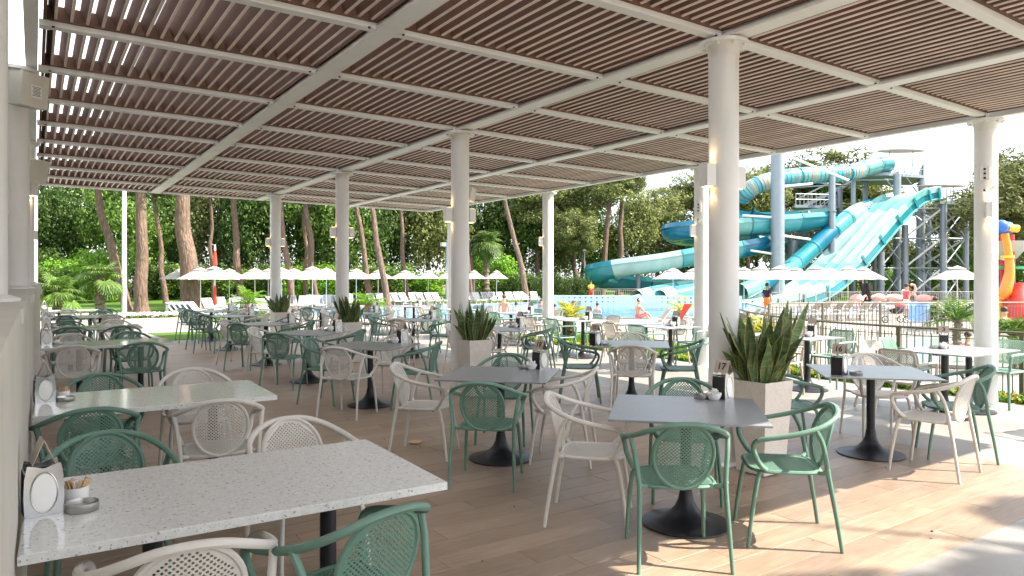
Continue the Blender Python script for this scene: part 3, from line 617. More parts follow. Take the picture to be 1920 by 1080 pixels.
# ---- tables
TM = {}
b = MB(); b.lathe([(.278, 0), (.285, .006), (.283, .012), (.235, .022), (.16, .042), (.105, .075), (.07, .115), (.05, .16), (.041, .21), (.04, .225)], 36); TM['base'] = b.mesh('base', 50)
b = MB(); b.lathe([(.036, .225), (.036, .715)], 20); TM['stem'] = b.mesh('stem', 50)
b = MB(); b.box((0, 0, .725), (.22, .03, .011)); b.box((0, 0, .7245), (.03, .22, .0115)); TM['spider'] = b.mesh('top_bracket', 0)
def topmesh(lx, ly, th, z=.75):
    k = (lx, ly, th)
    if k not in TM:
        b = MB(); x, y = lx / 2, ly / 2; e = .002
        b.add([(-x, -y, z - th), (x, -y, z - th), (x, y, z - th), (-x, y, z - th), (-x, -y, z - e), (x, -y, z - e), (x, y, z - e), (-x, y, z - e), (-x + e, -y + e, z), (x - e, -y + e, z), (x - e, y - e, z), (-x + e, y - e, z)],
              [(3, 2, 1, 0), (0, 1, 5, 4), (1, 2, 6, 5), (2, 3, 7, 6), (3, 0, 4, 7), (4, 5, 9, 8), (5, 6, 10, 9), (6, 7, 11, 10), (7, 4, 8, 11), (8, 9, 10, 11)]); TM[k] = b.mesh('tabletop', 0)
    return TM[k]
def table(x, y, ang, lab, lx=.94, ly=.94):
    t = thing('cafe_table', lab, 'table', (x, y, 0), R(ang), 'dark-topped tables on pedestal feet')
    part('tabletop', topmesh(lx, ly, .013), M['tabletop'], t)
    for o in ((0,) if ly < 1.1 and lx < 1.1 else (-.3, .3)):
        L = (o, 0, 0) if lx > ly else (0, o, 0)
        part('base', TM['base'], M['black_metal'], t, loc=L); part('stem', TM['stem'], M['black_metal'], t, loc=L); part('top_bracket', TM['spider'], M['black_metal'], t, loc=L)
    return t
def marble(y0, lab, x0=-.02, L=1.47, W=.93):
    t = thing('terrazzo_table', lab, 'table', (x0 + L / 2, y0 + W / 2, 0), R(-1.5), 'terrazzo tables along the low wall')
    part('tabletop', topmesh(L, W, .032), M['terrazzo'], t)
    q = MB(); q.box((0, 0, .70), (L / 2 - .12, .03, .015)); part('rail', q, M['black_metal'], t)
    for xx in (-.32, .38):
        q = MB(); q.lathe([(.036, .02), (.036, .685)], 18); part('stem', q, M['black_metal'], t, loc=(xx, 0, 0))
        q = MB(); q.box((xx, 0, .012), (.04, .27, .012)); part('foot', q, M['black_metal'], t)
    return t
# ---- small things on the tables
SM = {}
b = MB(); b.lathe([(.052, 0), (.055, .004), (.055, .03), (.053, .031), (.050, .012), (.0, .011)], 24, cap=False); SM['ash'] = b.mesh('bowl', 50)
b = MB(); b.lathe([(.028, 0), (.036, .006), (.05, .035), (.052, .05), (.049, .05), (.044, .035), (0, .03)], 22, cap=False); SM['bowl'] = b.mesh('bowl', 50)
b = MB(); b.lathe([(.045, 0), (.048, .004), (.048, .052), (.045, .052), (.044, .03), (0, .03)], 22, cap=False); SM['pot'] = b.mesh('pot', 50)
SM['sachet'] = None
q = MB(); q.box((0, 0, .028), (.011, .0015, .03)); SM['sachet'] = q.mesh('sachet', 0)
def napkin(x, y, ang, z, lab):
    t = thing('napkin_dispenser', lab, 'napkin dispenser', (x, y, z), R(ang), 'chrome napkin dispensers'); t.scale = (1.06, 1.15, 1.36)
    q = MB(); prof = [(-.055, 0), (.055, 0), (.058, .05), (.056, .10), (.048, .135), (.03, .132), (.0, .124), (-.03, .132), (-.048, .135), (-.056, .10), (-.058, .05)]
    n = len(prof)
    for s_ in (-1, 1):
        vs = [(p[0], s_ * .044, p[1]) for p in prof] + [(p[0], s_ * .041, p[1]) for p in prof]
        f = MB(); f.add(vs, [tuple(range(n)), tuple(range(n, 2 * n))[::-1]] + [(i, n + i, n + (i + 1) % n, (i + 1) % n) for i in range(n)]); part('face_plate', f, M['chrome'], t, smooth=0)
        f = MB(); f.add([(.034 * math.cos(a), s_ * .0455, .062 + .048 * math.sin(a)) for a in [2 * math.pi * k / 24 for k in range(24)]] + [(.038 * math.cos(a), s_ * .0442, .062 + .052 * math.sin(a)) for a in [2 * math.pi * k / 24 for k in range(24)]], [tuple(range(24))] + [(k, (k + 1) % 24, 24 + (k + 1) % 24, 24 + k) for k in range(24)]); part('napkins', f, M['paper'], t, smooth=0); f = MB(); f.tube([(.0385 * math.cos(a), s_ * .0448, .062 + .0525 * math.sin(a)) for a in [2 * math.pi * k / 24 for k in range(24)]], .0022, 5, closed=True); part('oval_rim', f, M['steel'], t)
    for s_ in (-1, 1): f = MB(); f.box((s_ * .0525, 0, .058), (.0035, .0405, .056)); part('side_panel', f, M['black_plastic'], t, smooth=0)
    f = MB(); f.box((0, 0, .004), (.05, .0405, .004)); f.box((0, 0, .062), (.046, .03, .05)); part('core', f, M['black_plastic'], t, smooth=0)
    return t
def tent(x, y, ang, z, num, lab):
    t = thing('table_number', lab, 'table number', (x, y, z), R(ang), 'folded plates with table numbers'); t.scale = (1.2, 1.2, 1.25)
    for s_ in (-1, 1):
        f = MB(); f.add([(-.045, s_ * .03, 0), (.045, s_ * .03, 0), (.045, s_ * .0015, .068), (-.045, s_ * .0015, .068), (-.045, s_ * .0285, 0), (.045, s_ * .0285, 0), (.045, 0, .067), (-.045, 0, .067)], [(0, 1, 2, 3), (4, 7, 6, 5), (0, 4, 5, 1), (1, 5, 6, 2), (3, 2, 6, 7), (0, 3, 7, 4)]); part('plate', f, M['tan_plate'], t, smooth=0)
    if num:
        for s_ in (-1, 1):
            c = bpy.data.curves.new('number', 'FONT'); c.body = num; c.size = .055; c.align_x = 'CENTER'; c.align_y = 'CENTER'; c.extrude = .0004; c.offset = .0012; c.materials.append(M['ink'])
            if (num, 'n') not in SM:
                tmp = bpy.data.objects.new('tmp', c); sc.collection.objects.link(tmp); dg = bpy.context.evaluated_depsgraph_get(); dg.update(); SM[(num, 'n')] = bpy.data.meshes.new_from_object(tmp.evaluated_get(dg)); bpy.data.objects.remove(tmp)
            o = bpy.data.objects.new('number', SM[(num, 'n')]); o.parent = t; sc.collection.objects.link(o)
            tl = math.atan2(.0285, .068); o.location = (0, s_ * .0172, .033); o.rotation_euler = (R(90) - tl, 0, 0) if s_ < 0 else (R(90) - tl, 0, R(180))
    return t
def items(x, y, ang, z=.75, num='', where='', bowl=True, ash=True, pot=False, ashd=None, bowld=None, tentz=True):
    D = lambda r, da: (x + r * math.cos(R(ang + da)), y + r * math.sin(R(ang + da)))
    napkin(x, y, ang, z, 'chrome napkin dispenser on ' + where)
    if tentz: tent(x, y, ang + 90, z + .1835, num, ('folded plate reading %s on ' % num if num else 'small folded number plate on ') + where)
    if bowl:
        p = D(*(bowld or (.115, 178))); t = thing('sugar_pot' if pot else 'sugar_bowl', ('white pot of brown sugar sachets on ' if pot else 'white bowl of sugar sachets on ') + where, 'sugar bowl', (p[0], p[1], z), 0, 'sugar bowls')
        part('pot' if pot else 'bowl', SM['pot' if pot else 'bowl'], M['porcelain'], t)
        for k in range(12): part('sachet', SM['sachet'], M['kraft'] if pot and k % 3 else M['paper'], t, loc=(.03 * math.cos(k * 2.4) * (k % 3) / 2, .03 * math.sin(k * 2.4) * (k % 3) / 2, .014 + .004 * (k % 3)), rot=(rnd.uniform(-.35, .35), rnd.uniform(-.35, .35), k * .7))
    if ash:
        p = D(*(ashd or (.15, 140))); t = thing('ashtray', 'round steel ashtray on ' + where, 'ashtray', (p[0], p[1], z), 0, 'steel ashtrays'); part('bowl', SM['ash'], M['steel'], t)
# ---- placement: tables of the dining terrace
T_ = 'armchair'
def lab(c, s_): return ('green' if c == 'g' else 'off-white') + ' round-backed armchair ' + s_
def ring(cx, cy, ang, spec, where, dist=.62):    # chairs on the four sides: near, right, far, left as the photograph shows them
    for k, (nm, c) in enumerate(zip(('near', 'right', 'far', 'left'), spec)):
        if c == '-': continue
        a = ang + [45 + 180, -45, 45, 135][k] + 0
        d = dist + rnd.uniform(-.03, .05); ar = R(a + 3); j = rnd.uniform(-.04, .04)
        chair(cx + d * math.cos(ar) - j * math.sin(ar), cy + d * math.sin(ar) + j * math.cos(ar), a + 183 + rnd.uniform(-6, 6), c, lab(c, 'on the %s side of %s' % (nm, where)))
W17 = 'table 17 by the big planter'; W18 = 'table 18 left of table 17'; W16 = 'table 16 right of the big planter'; W15 = 'table 15 behind table 18'
table(3.52, 3.20, 44, 'dark square table 17 in front of the big planter')
chair(3.07, 2.88, 56, 'g', lab('g', 'with its back to the viewer at table 17')); chair(3.86, 2.72, 138, 'g', lab('g', 'half in sunlight right of table 17'))
chair(3.09, 3.64, -46, 'w', lab('w', 'seen from the side left of table 17')); chair(3.97, 3.62, -134, 'g', lab('g', 'hidden behind the far edge of table 17'))
table(3.43, 5.27, 45, 'dark square table 18 in the middle of the terrace')
chair(2.97, 4.75, 47, 'g', lab('g', 'in the middle of the terrace with its back turned, before table 18')); chair(2.95, 5.78, -42, 'w', lab('w', 'left of table 18 by the crushed cup'))
chair(3.86, 4.93, 133, 'w', lab('w', 'pushed in right of table 18')); chair(3.85, 5.86, -133, 'g', lab('g', 'behind the far edge of table 18'))
table(6.29, 3.52, 43, 'dark square table 16 right of the big planter')
chair(6.95, 3.82, -128, 'w', lab('w', 'facing the viewer behind table 16')); chair(6.17, 2.93, 97, 'w', lab('w', 'sunlit in front of table 16 at the right'))
chair(6.86, 3.08, 128, 'g', lab('g', 'right of table 16 behind the sunlit chair')); chair(5.72, 3.98, -38, 'g', lab('g', 'between the big planter and table 16'))
table(6.38, 6.72, 45, 'dark square table 15 behind table 18 in the second row')
ring(6.38, 6.72, 0, 'wgwg', W15)
rows = [(3.50, 8.38, -6, 'wgwg', 'the inner-row table left of the middle planter'), (3.52, 10.85, -5, 'ggww', 'the inner-row table before the third planter'), (3.55, 13.4, -5, 'gggw', 'the fourth table of the inner row'),
        (3.6, 16.6, -4, 'gwgg', 'the fifth table of the inner row'), (3.75, 19.3, -4, 'gwgg', 'the farthest table of the inner row'),
        (6.42, 9.9, -4, 'wgww', 'the second-row table behind the middle planter'), (6.35, 13.0, -5, 'wggg', 'the second-row table left of the middle column'), (6.5, 16.3, -5, 'gwgw', 'the second-row table right of the third planter'), (6.6, 19.3, 0, 'ggww', 'the farthest table of the second row')]
for cx, cy_, a, sp, wh in rows:
    table(cx, cy_, 45 + a, 'dark square table, ' + wh.replace('the ', '', 1)); ring(cx, cy_, a, sp, wh)
outer = [(9.0, 4.0, 'x', 'table 3 by the outer column', 'wggw'), (9.15, 6.35, 'y', 'the outer table right of the big planter', 'wggw'), (9.18, 9.0, 'y', 'the outer table by the second outer column', 'gwgw'), (9.12, 11.3, 'y', 'the outer table by the yellow palm', 'gwwg'),
         (9.6, 14.0, 'y', 'the outer table right of the middle planter', 'ggwg'), (9.45, 16.7, 'y', 'the outer table left of the middle column', 'gwwg'), (9.3, 19.3, 'y', 'the farthest outer table', 'wggw')]
for cx, cy_, ax, wh, sp in outer:
    table(cx, cy_, 0, 'dark rectangular table, ' + wh.replace('the ', '', 1), 1.24 if ax == 'x' else .84, .84 if ax == 'x' else 1.24)
    P = [(-.62, -.32, 4), (-.62, .33, -5), (.64, -.3, 176), (.64, .33, 184)] if ax == 'y' else [(-.36, .66, -96), (.30, .68, -84), (.98, -.02, 178), (-.92, .1, 8)]
    nm = ['on the near left of', 'on the far left of', 'on the near right of', 'on the far right of'] if ax == 'y' else ['behind the left end of', 'behind the right end of', 'at the right end of', 'at the left end of']
    for (dx, dy, a), c, n_ in zip(P, sp, nm):
        chairB(cx + dx + rnd.uniform(-.05, .05), cy_ + dy + rnd.uniform(-.04, .04), a + rnd.uniform(-7, 7), c, ('sage green' if c == 'g' else 'cream') + ' armchair ' + n_ + ' ' + wh)
chairB(8.75, 2.75, 75, 'g', 'sage green square-backed armchair at the right edge near table 3')
MY = [(2.62, 'nearest terrazzo table'), (5.22, 'second terrazzo table'), (10.2, 'third terrazzo table'), (13.75, 'fourth terrazzo table'), (17.9, 'fifth terrazzo table'), (21.2, 'farthest terrazzo table')]
for k, (y, n_) in enumerate(MY): marble(y, 'speckled white rectangular table, the ' + n_ + ' along the low wall', x0=[-.03, -.0, .07, .1, .12, .12][k])
mc = [(.40, 2.55, 86, 'w', 'cropped by the lower left edge, near side of the nearest terrazzo table'), (.93, 2.50, 104, 'g', 'turned sideways before the nearest terrazzo table'), (.30, 3.84, -90, 'g', 'behind the wall end of the nearest terrazzo table'), (1.20, 3.70, -86, 'w', 'behind the free end of the nearest terrazzo table'),
      (.28, 5.22, 92, 'g', 'tucked in at the near side of the second terrazzo table'), (1.03, 5.10, 84, 'w', 'near side of the second terrazzo table at its free end'), (.45, 6.36, -90, 'g', 'behind the wall end of the second terrazzo table'), (1.12, 6.32, -92, 'w', 'behind the free end of the second terrazzo table'),
      (.38, 9.88, 90, 'w', 'near side of the third terrazzo table by the wall'), (1.12, 9.92, 86, 'g', 'near side of the third terrazzo table at its free end'), (1.15, 11.35, -90, 'g', 'behind the third terrazzo table at its free end'), (.4, 11.4, -92, 'w', 'behind the third terrazzo table by the wall'),
      (.5, 13.5, 90, 'g', 'near side of the fourth terrazzo table by the wall'), (1.2, 13.4, 90, 'g', 'near side of the fourth terrazzo table at its free end'), (1.25, 14.95, -90, 'w', 'behind the fourth terrazzo table at its free end'), (.5, 14.9, -90, 'g', 'behind the fourth terrazzo table by the wall'),
      (1.35, 17.6, 90, 'w', 'near side of the fifth terrazzo table at its free end'), (.55, 17.6, 88, 'g', 'near side of the fifth terrazzo table by the wall'), (1.3, 19.0, -90, 'g', 'behind the fifth terrazzo table'), (.7, 20.9, 88, 'w', 'near side of the farthest terrazzo table'), (1.5, 20.9, 92, 'g', 'near side of the farthest terrazzo table at its free end')]
for x, y, a, c, s_ in mc: chair(x, y, a, c, lab(c, s_))
# table-top items
for k, (y, n_) in enumerate(MY):
    ix, iy = [(.025, 3.08), (.06, 5.82), (.13, 10.75), (.17, 14.3), (.2, 18.45), (.22, 21.7)][k]
    items(ix, iy, 6, where='the ' + n_, pot=k < 4, bowld=(.15, 40), ashd=(.13, -28))
WT = {'17': 'table 17 by the big planter', '18': 'table 18 in the middle', '16': 'table 16 right of the big planter', '15': 'table 15 in the second row', '3': 'table 3 by the outer column'}
for num, px_, py_, ia, ad, bd in (('17', 4.03, 3.32, 10, None, None), ('18', 3.93, 5.36, 10, None, None), ('16', 5.86, 3.56, 10, (.14, -50), None), ('15', 5.84, 6.80, 10, (.14, -50), None), ('3', 9.12, 4.2, 25, None, None)):
    items(px_, py_, ia, num=num, where=WT[num], bowl=num not in ('16', '15'), ashd=ad, bowld=bd)
for cx, cy_, a, sp, wh in rows: items(cx + .5, cy_ + .12, 10, where=wh)
for cx, cy_, ax, wh, sp in outer[1:]: items(cx + .2, cy_ - .25, 15, where=wh)
# ---------------------------------------------------------------- planters with snake plants
def leaf_mesh(L, W, bend, twist):
    b = MB(); n = 9; vs = []; edge = []
    for i in range(n + 1):
        t = i / n; wd = W * (.55 + .9 * math.sin(min(1, t * 1.25) * math.pi * .62)) * (1 - max(0, t - .6) ** 1.4 / .4 ** 1.4 * .97) * .62
        z = L * t * (1 - .06 * bend * t); y = bend * L * t * t * .3; a = twist * t
        for k, u in enumerate((-1, -.84, 0, .84, 1)):
            cup = .28 * wd * (u * u); x_ = u * wd; y_ = cup
            vs.append((x_ * math.cos(a) - y_ * math.sin(a), y + x_ * math.sin(a) + y_ * math.cos(a), z)); edge.append(1. if abs(u) == 1 else 0.)
    fs = [(i * 5 + k, i * 5 + k + 1, (i + 1) * 5 + k + 1, (i + 1) * 5 + k) for i in range(n) for k in range(4)]
    m_ = len(vs); vs += [(v[0], v[1] - .0025, v[2]) for v in vs]; edge += edge; fs += [tuple(m_ + i for i in f[::-1]) for f in fs]
    fs += [(i * 5, (i + 1) * 5, m_ + (i + 1) * 5, m_ + i * 5) for i in range(n)] + [(i * 5 + 4, m_ + i * 5 + 4, m_ + (i + 1) * 5 + 4, (i + 1) * 5 + 4) for i in range(n)]
    b.add(vs, fs); me = b.mesh('leaf', 60); at_ = me.attributes.new('edge', 'FLOAT', 'POINT'); at_.data.foreach_set('value', edge); return me
LV = [leaf_mesh(L, W, bd, tw) for L, W, bd, tw in ((.54, .052, .35, .9), (.47, .058, .7, -.8), (.40, .050, 1.1, 1.2), (.57, .046, .15, -1.0), (.30, .048, 1.5, .6), (.44, .060, .5, 1.6), (.36, .052, .2, -.4))]
def planter(x, y, n, lab_, sc_=1.0):
    t = thing('planter', lab_[0], 'planter', (x, y, 0), 0, 'tapered woven planters at the column feet')
    b = MB(); h = .76; a0, a1 = .135, .18
    for q_ in range(4):
        A = math.pi / 4 + q_ * math.pi / 2; B2 = A + math.pi / 2; k = math.sqrt(2)
        P = [(a0 * k * math.cos(A), a0 * k * math.sin(A), .01), (a0 * k * math.cos(B2), a0 * k * math.sin(B2), .01), (a1 * k * math.cos(B2), a1 * k * math.sin(B2), h), (a1 * k * math.cos(A), a1 * k * math.sin(A), h)]
        I = [((a1 - .015) * k * math.cos(B2), (a1 - .015) * k * math.sin(B2), h), ((a1 - .015) * k * math.cos(A), (a1 - .015) * k * math.sin(A), h), ((a1 - .03) * k * math.cos(B2), (a1 - .03) * k * math.sin(B2), h - .1), ((a1 - .03) * k * math.cos(A), (a1 - .03) * k * math.sin(A), h - .1)]
        b.add(P + I, [(0, 1, 2, 3), (3, 2, 4, 5), (5, 4, 6, 7)])
    b.add([(s1 * a0, s2 * a0, .01) for s1, s2 in ((-1, -1), (1, -1), (1, 1), (-1, 1))], [(3, 2, 1, 0)])
    part('pot', b, M['weave'], t, smooth=0)
    q = MB(); e = a1 - .02; q.box((0, 0, h - .06), (e, e, .02)); part('soil', q, M['soil'], t, smooth=0)
    pt = thing('snake_plant', lab_[1], 'plant', (x, y, h - .045), 0, 'snake plants in the planters')
    for k in range(n):
        r = (.03 + .115 * math.sqrt(rnd.random())); a = k * 2.4 + rnd.uniform(-.3, .3); tilt = r / .15 * rnd.uniform(.04, .46); me = LV[(k * 3 + rnd.randrange(3)) % 7]
        Mx = Matrix.Rotation(a - math.pi / 2, 4, 'Z') @ Matrix.Rotation(-tilt, 4, 'X') @ Matrix.Rotation(rnd.uniform(-1.2, 1.2), 4, 'Z')
        o = part('leaf', me, M['snake'], pt, loc=(r * math.cos(a), r * math.sin(a), 0)); s2 = rnd.uniform(.68, 1.2) * sc_
        o.rotation_euler = Mx.to_euler(); o.scale = (s2, s2, s2)
for i, n_, nm in ((0, 76, 'nearest'), (3, 56, 'middle'), (6, 54, 'third'), (9, 50, 'farthest')):
    planter(4.97, UY(i) - .37, n_, (('large ' if i == 0 else '') + 'white woven square planter, the ' + nm + ' in the row of inner columns', 'green and yellow banded snake plant in the ' + nm + ' planter'), [1.08, .95, .92, .9][i // 3])
# ================================================================ outdoors
# ---- foliage meshes
def quads_mesh(name, C, U, V):
    n = len(C); vs = np.stack([C - U - V, C + U - V, C + U + V, C - U + V], 1).reshape(-1, 3)
    me = bpy.data.meshes.new(name); me.vertices.add(4 * n); me.vertices.foreach_set('co', vs.ravel()); me.loops.add(4 * n); me.loops.foreach_set('vertex_index', np.arange(4 * n, dtype=np.int32))
    me.polygons.add(n); me.polygons.foreach_set('loop_start', np.arange(0, 4 * n, 4, dtype=np.int32)); me.polygons.foreach_set('loop_total', np.full(n, 4, dtype=np.int32)); me.update(); me.validate(); return me
def rand_dirs(rg, n):
    v = rg.normal(size=(n, 3)); return v / np.linalg.norm(v, axis=1)[:, None]
def crown(seed, n, clumps, ls, aspect=1.5, rc=.34, flat=1.0, low=-.9, name='crown'):
    rg = np.random.default_rng(seed); cc = rand_dirs(rg, clumps) * (rg.random((clumps, 1)) ** .45) * .78; cc[:, 2] = np.clip(cc[:, 2], low, 1)
    rcl = rc * (.55 + .8 * rg.random(clumps)); k = rg.integers(0, clumps, n); d = rand_dirs(rg, n); rad = rcl[k][:, None] * (.55 + .5 * rg.random((n, 1)))
    C = cc[k] + d * rad * np.array([1, 1, flat]); nrm = d * .8 + rand_dirs(rg, n) * .8; nrm[:, 2] += .25; nrm /= np.linalg.norm(nrm, axis=1)[:, None]
    a = np.cross(nrm, rand_dirs(rg, n)); a /= np.linalg.norm(a, axis=1)[:, None]; b_ = np.cross(nrm, a); s = ls * (.6 + .8 * rg.random((n, 1)))
    return quads_mesh(name, C, a * s * aspect, b_ * s)
CR = {'broad': [crown(s, 15000, 60, .0125, 1.5, .27) for s in (1, 2, 3, 4)], 'pine': [crown(s, 13000, 70, .0095, 3.2, .24, .75, -.7) for s in (11, 12, 13)], 'bush': [crown(s, 6500, 30, .02, 1.4, .34, 1, -.3) for s in (21, 22)], 'hedge': [crown(s, 5000, 40, .02, 1.4, .4, 1, -.8) for s in (31,)]}
def trunk_geo(base, top, r0, r1, wob, limbs, seed):
    rr = random.Random(seed); b = MB(); n = 7; P = []
    for i in range(n + 1):
        t = i / n; P.append(base.lerp(top, t) + Vector((rr.uniform(-1, 1), rr.uniform(-1, 1), 0)) * wob * math.sin(t * math.pi))
    P = catmull(P, 3); N = len(P) - 1
    b.tube(P, [r0 * (1.35 if i == 0 else 1) * (1 - i / N) + r1 * (i / N) for i in range(N + 1)], 9)
    for k in range(limbs):
        t = rr.uniform(.78, .98); p = P[int(t * N)]; a = rr.uniform(0, 6.28); L = (top - base).length * rr.uniform(.12, .26)
        e = p + Vector((math.cos(a) * L, math.sin(a) * L, L * rr.uniform(.35, .8))); mid = p.lerp(e, .5) + Vector((0, 0, -.08 * L)); b.tube(catmull([p, mid, e], 3), [r1 * .75, r1 * .65, r1 * .55, r1 * .45, r1 * .35, r1 * .25, r1 * .15], 6)
    return b
tn = [0]
def tree(px, d, top_dx, H, r0, kind='pine', crown_r=(4, 4, 3), crown_z=None, mat=None, lab=None, gz=GZ, bark='bark', name=None, grp='trees behind the pool', wob=.25):
    tn[0] += 1; k = tn[0]; base = gr(px, d, gz); topp = gr(px + top_dx, d, gz + H)
    t = thing(name or ('pine_tree' if kind == 'pine' else 'broadleaf_tree'), lab, 'tree', base, 0, grp); base0 = Vector((0, 0, -.15)); tp = topp - base
    cz = crown_z if crown_z is not None else H
    part('trunk', trunk_geo(base0, tp, r0, r0 * .5, wob, 5 if kind == 'pine' else 4, k), M[bark], t, smooth=60)
    cc = tp * (cz / H); me = CR[kind][k % len(CR[kind])]
    part('crown', me, M[mat or ('leaf_pine' if kind == 'pine' else 'leaf_mid')], t, loc=cc, rot=k * 1.7).scale = crown_r
    return t
# pines whose trunks stand on the lawn at the left
pines = [(240, 44, -66, 9.5, .30, 'slender pine trunk leaning left by the fan palms'), (266, 42, -4, 10, .40, 'thick straight pine trunk right of the leaning one'), (360, 43, -22, 10.5, .58, 'widest red-brown pine trunk behind the first parasols'),
         (312, 56, -22, 9, .22, 'thin dark pine trunk between the two thick ones'), (402, 60, -10, 10, .2, 'thin dark pine trunk right of the widest trunk'), (453, 50, -16, 10, .28, 'pine trunk with a slight lean left of the farthest inner column'),
         (548, 50, -24, 10, .25, 'curved pine trunk right of the farthest inner column'), (594, 52, -26, 10, .26, 'leaning pine trunk left of the third inner column'), (575, 62, -4, 9, .22, 'short dark trunk between two leaning pines'),
         (694, 55, -28, 10, .24, 'first leaning pine trunk right of the third inner column'), (727, 51, -36, 10, .26, 'second leaning pine trunk right of the third inner column'), (763, 60, -13, 10, .22, 'straight slim pine trunk right of two leaning ones'),
         (884, 64, -14, 10, .22, 'pine trunk just right of the middle inner column'), (893, 66, -22, 10, .2, 'thin pine trunk beside the tall fan palm'), (990, 60, -46, 10.5, .27, 'pine trunk leaning left by the hedge'),
         (1128, 80, 14, 13, .42, 'dark pine left of the blue slide, slightly leaning right'), (1160, 82, 5, 13.5, .40, 'dark straight pine left of the blue slide'), (1112, 78, -26, 7, .3, 'short pine trunk leaning left behind the slide end')]
for k, (px, d, dx, H, r, l_) in enumerate(pines):
    tree(px, d, dx * 1.25, H * 1.1 if d < 75 else H, r, 'pine', (3.8, 3.8, 1.9) if d < 75 else (3.6, 3.6, 3.4), None, None, l_, gz=-.42 if d < 60 else GZ, bark='bark', grp='pines round the pool', wob=.14)
# leafy mass beyond
for k, (px, d, H, r, l_) in enumerate([(1575, 96, 17, 8.5, 'big spreading pine crown behind the striped tube slide'), (1405, 92, 15, 6.5, 'yellow-green pine crown just right of the nearest column'), (1500, 100, 17, 7, 'pine crown behind the tall steel mast'), (1235, 96, 13, 5.5, 'pine crown left of the second outer column with sky gap'), (1330, 98, 16, 6, 'pine crown behind the second outer column'), (1790, 92, 11.5, 5, 'ragged pine crown in the gap left of the right outer column'), (1895, 62, 10.5, 5.5, 'large dark pine at the right edge'), (1950, 70, 14, 6, 'tall pine beyond the right edge of the play tower'), (1080, 84, 13.5, 5.5, 'pine crown right of the outer column with the seam'), (1010, 82, 12.5, 5, 'pine crown behind the leaning trunk by the hedge')]):
    tree(px, d, -6, H, .34, 'pine', (r, r, r * .78), H * .84, 'leaf_pine', l_, grp='pines beyond the slides', wob=.2)
k = 0
POS = ['behind the leaning pine at the left', 'between the left trunks', 'behind the widest trunk', 'behind the white parasols at the left', 'left of the farthest inner column', 'right of the farthest inner column', 'behind the third inner column', 'right of the third inner column', 'left of the middle column', 'behind the middle column', 'behind the tall fan palm', 'right of the tall fan palm', 'beside the outer column with the seam', 'left of the blue slide', 'behind the blue slide', 'behind the outer column', 'behind the big planter column', 'behind the tall grey post', 'under the diagonal tube', 'behind the stair tower', 'behind the wide slide', 'behind the bracing', 'left of the right outer column', 'at the right edge', 'right of the right outer column']
bl = [(60, 60, 6, 7), (150, 66, 5.2, 7.5), (235, 62, 5.5, 7), (320, 70, 6, 8), (410, 66, 5.6, 7.5), (490, 64, 5.4, 7.2), (560, 72, 6, 8), (640, 70, 5.6, 7.6), (720, 74, 6, 8), (800, 76, 6, 8), (870, 80, 6, 8), (950, 84, 6.2, 8.2), (1030, 86, 6, 8.2), (1090, 92, 6, 8.4), (1185, 92, 6, 9), (1270, 98, 6, 6.5), (1340, 94, 6, 9), (1420, 96, 7, 10), (1500, 98, 6, 8), (1580, 96, 6, 12), (1665, 104, 5.5, 6), (1745, 98, 5.5, 5.5), (1830, 92, 6, 7.5), (1905, 74, 6.5, 9.5), (1985, 84, 7, 9)]
for k, (px, d, r, zc) in enumerate(bl):
    d += 10 if px < 500 else 3 if px < 900 else 0
    zc *= 1.55 if px < 1000 else 1.22
    z2 = zc * .52; mt = ['leaf_dark', 'leaf_mid', 'leaf_mid', 'leaf_dark', 'leaf_pine'][k % 5]
    if px > 1000: mt = ['leaf_pine', 'leaf_mid', 'leaf_pine'][k % 3]
    t = tree(px, d, rnd.uniform(-8, 8), zc, .28, 'broad' if px < 1300 else ('pine' if k % 2 else 'broad'), (r, r * .8, zc * .62), z2 + zc * .18, mt, ('dark green' if mt == 'leaf_dark' else 'olive green' if mt == 'leaf_pine' else 'fresh green') + ' tall tree ' + POS[k], bark='bark_grey', name='forest_tree', grp='trees beyond the pool')
hp_ = ['by the left wall end', 'behind the fan palms', 'with bright leaves behind the leaning pine', 'between the thick trunks', 'behind the widest trunk', 'left of the red flag', 'right of the red flag', 'left of the farthest column', 'right of the farthest column', 'bright and round left of the third column', 'bright and round right of the third column', 'behind the palm with arching fronds', 'left of the middle column', 'bright and low left of the middle column', 'behind the tall fan palm', 'with bright leaves right of the tall fan palm', 'under the pine leaning left', 'at the start of the hedge']
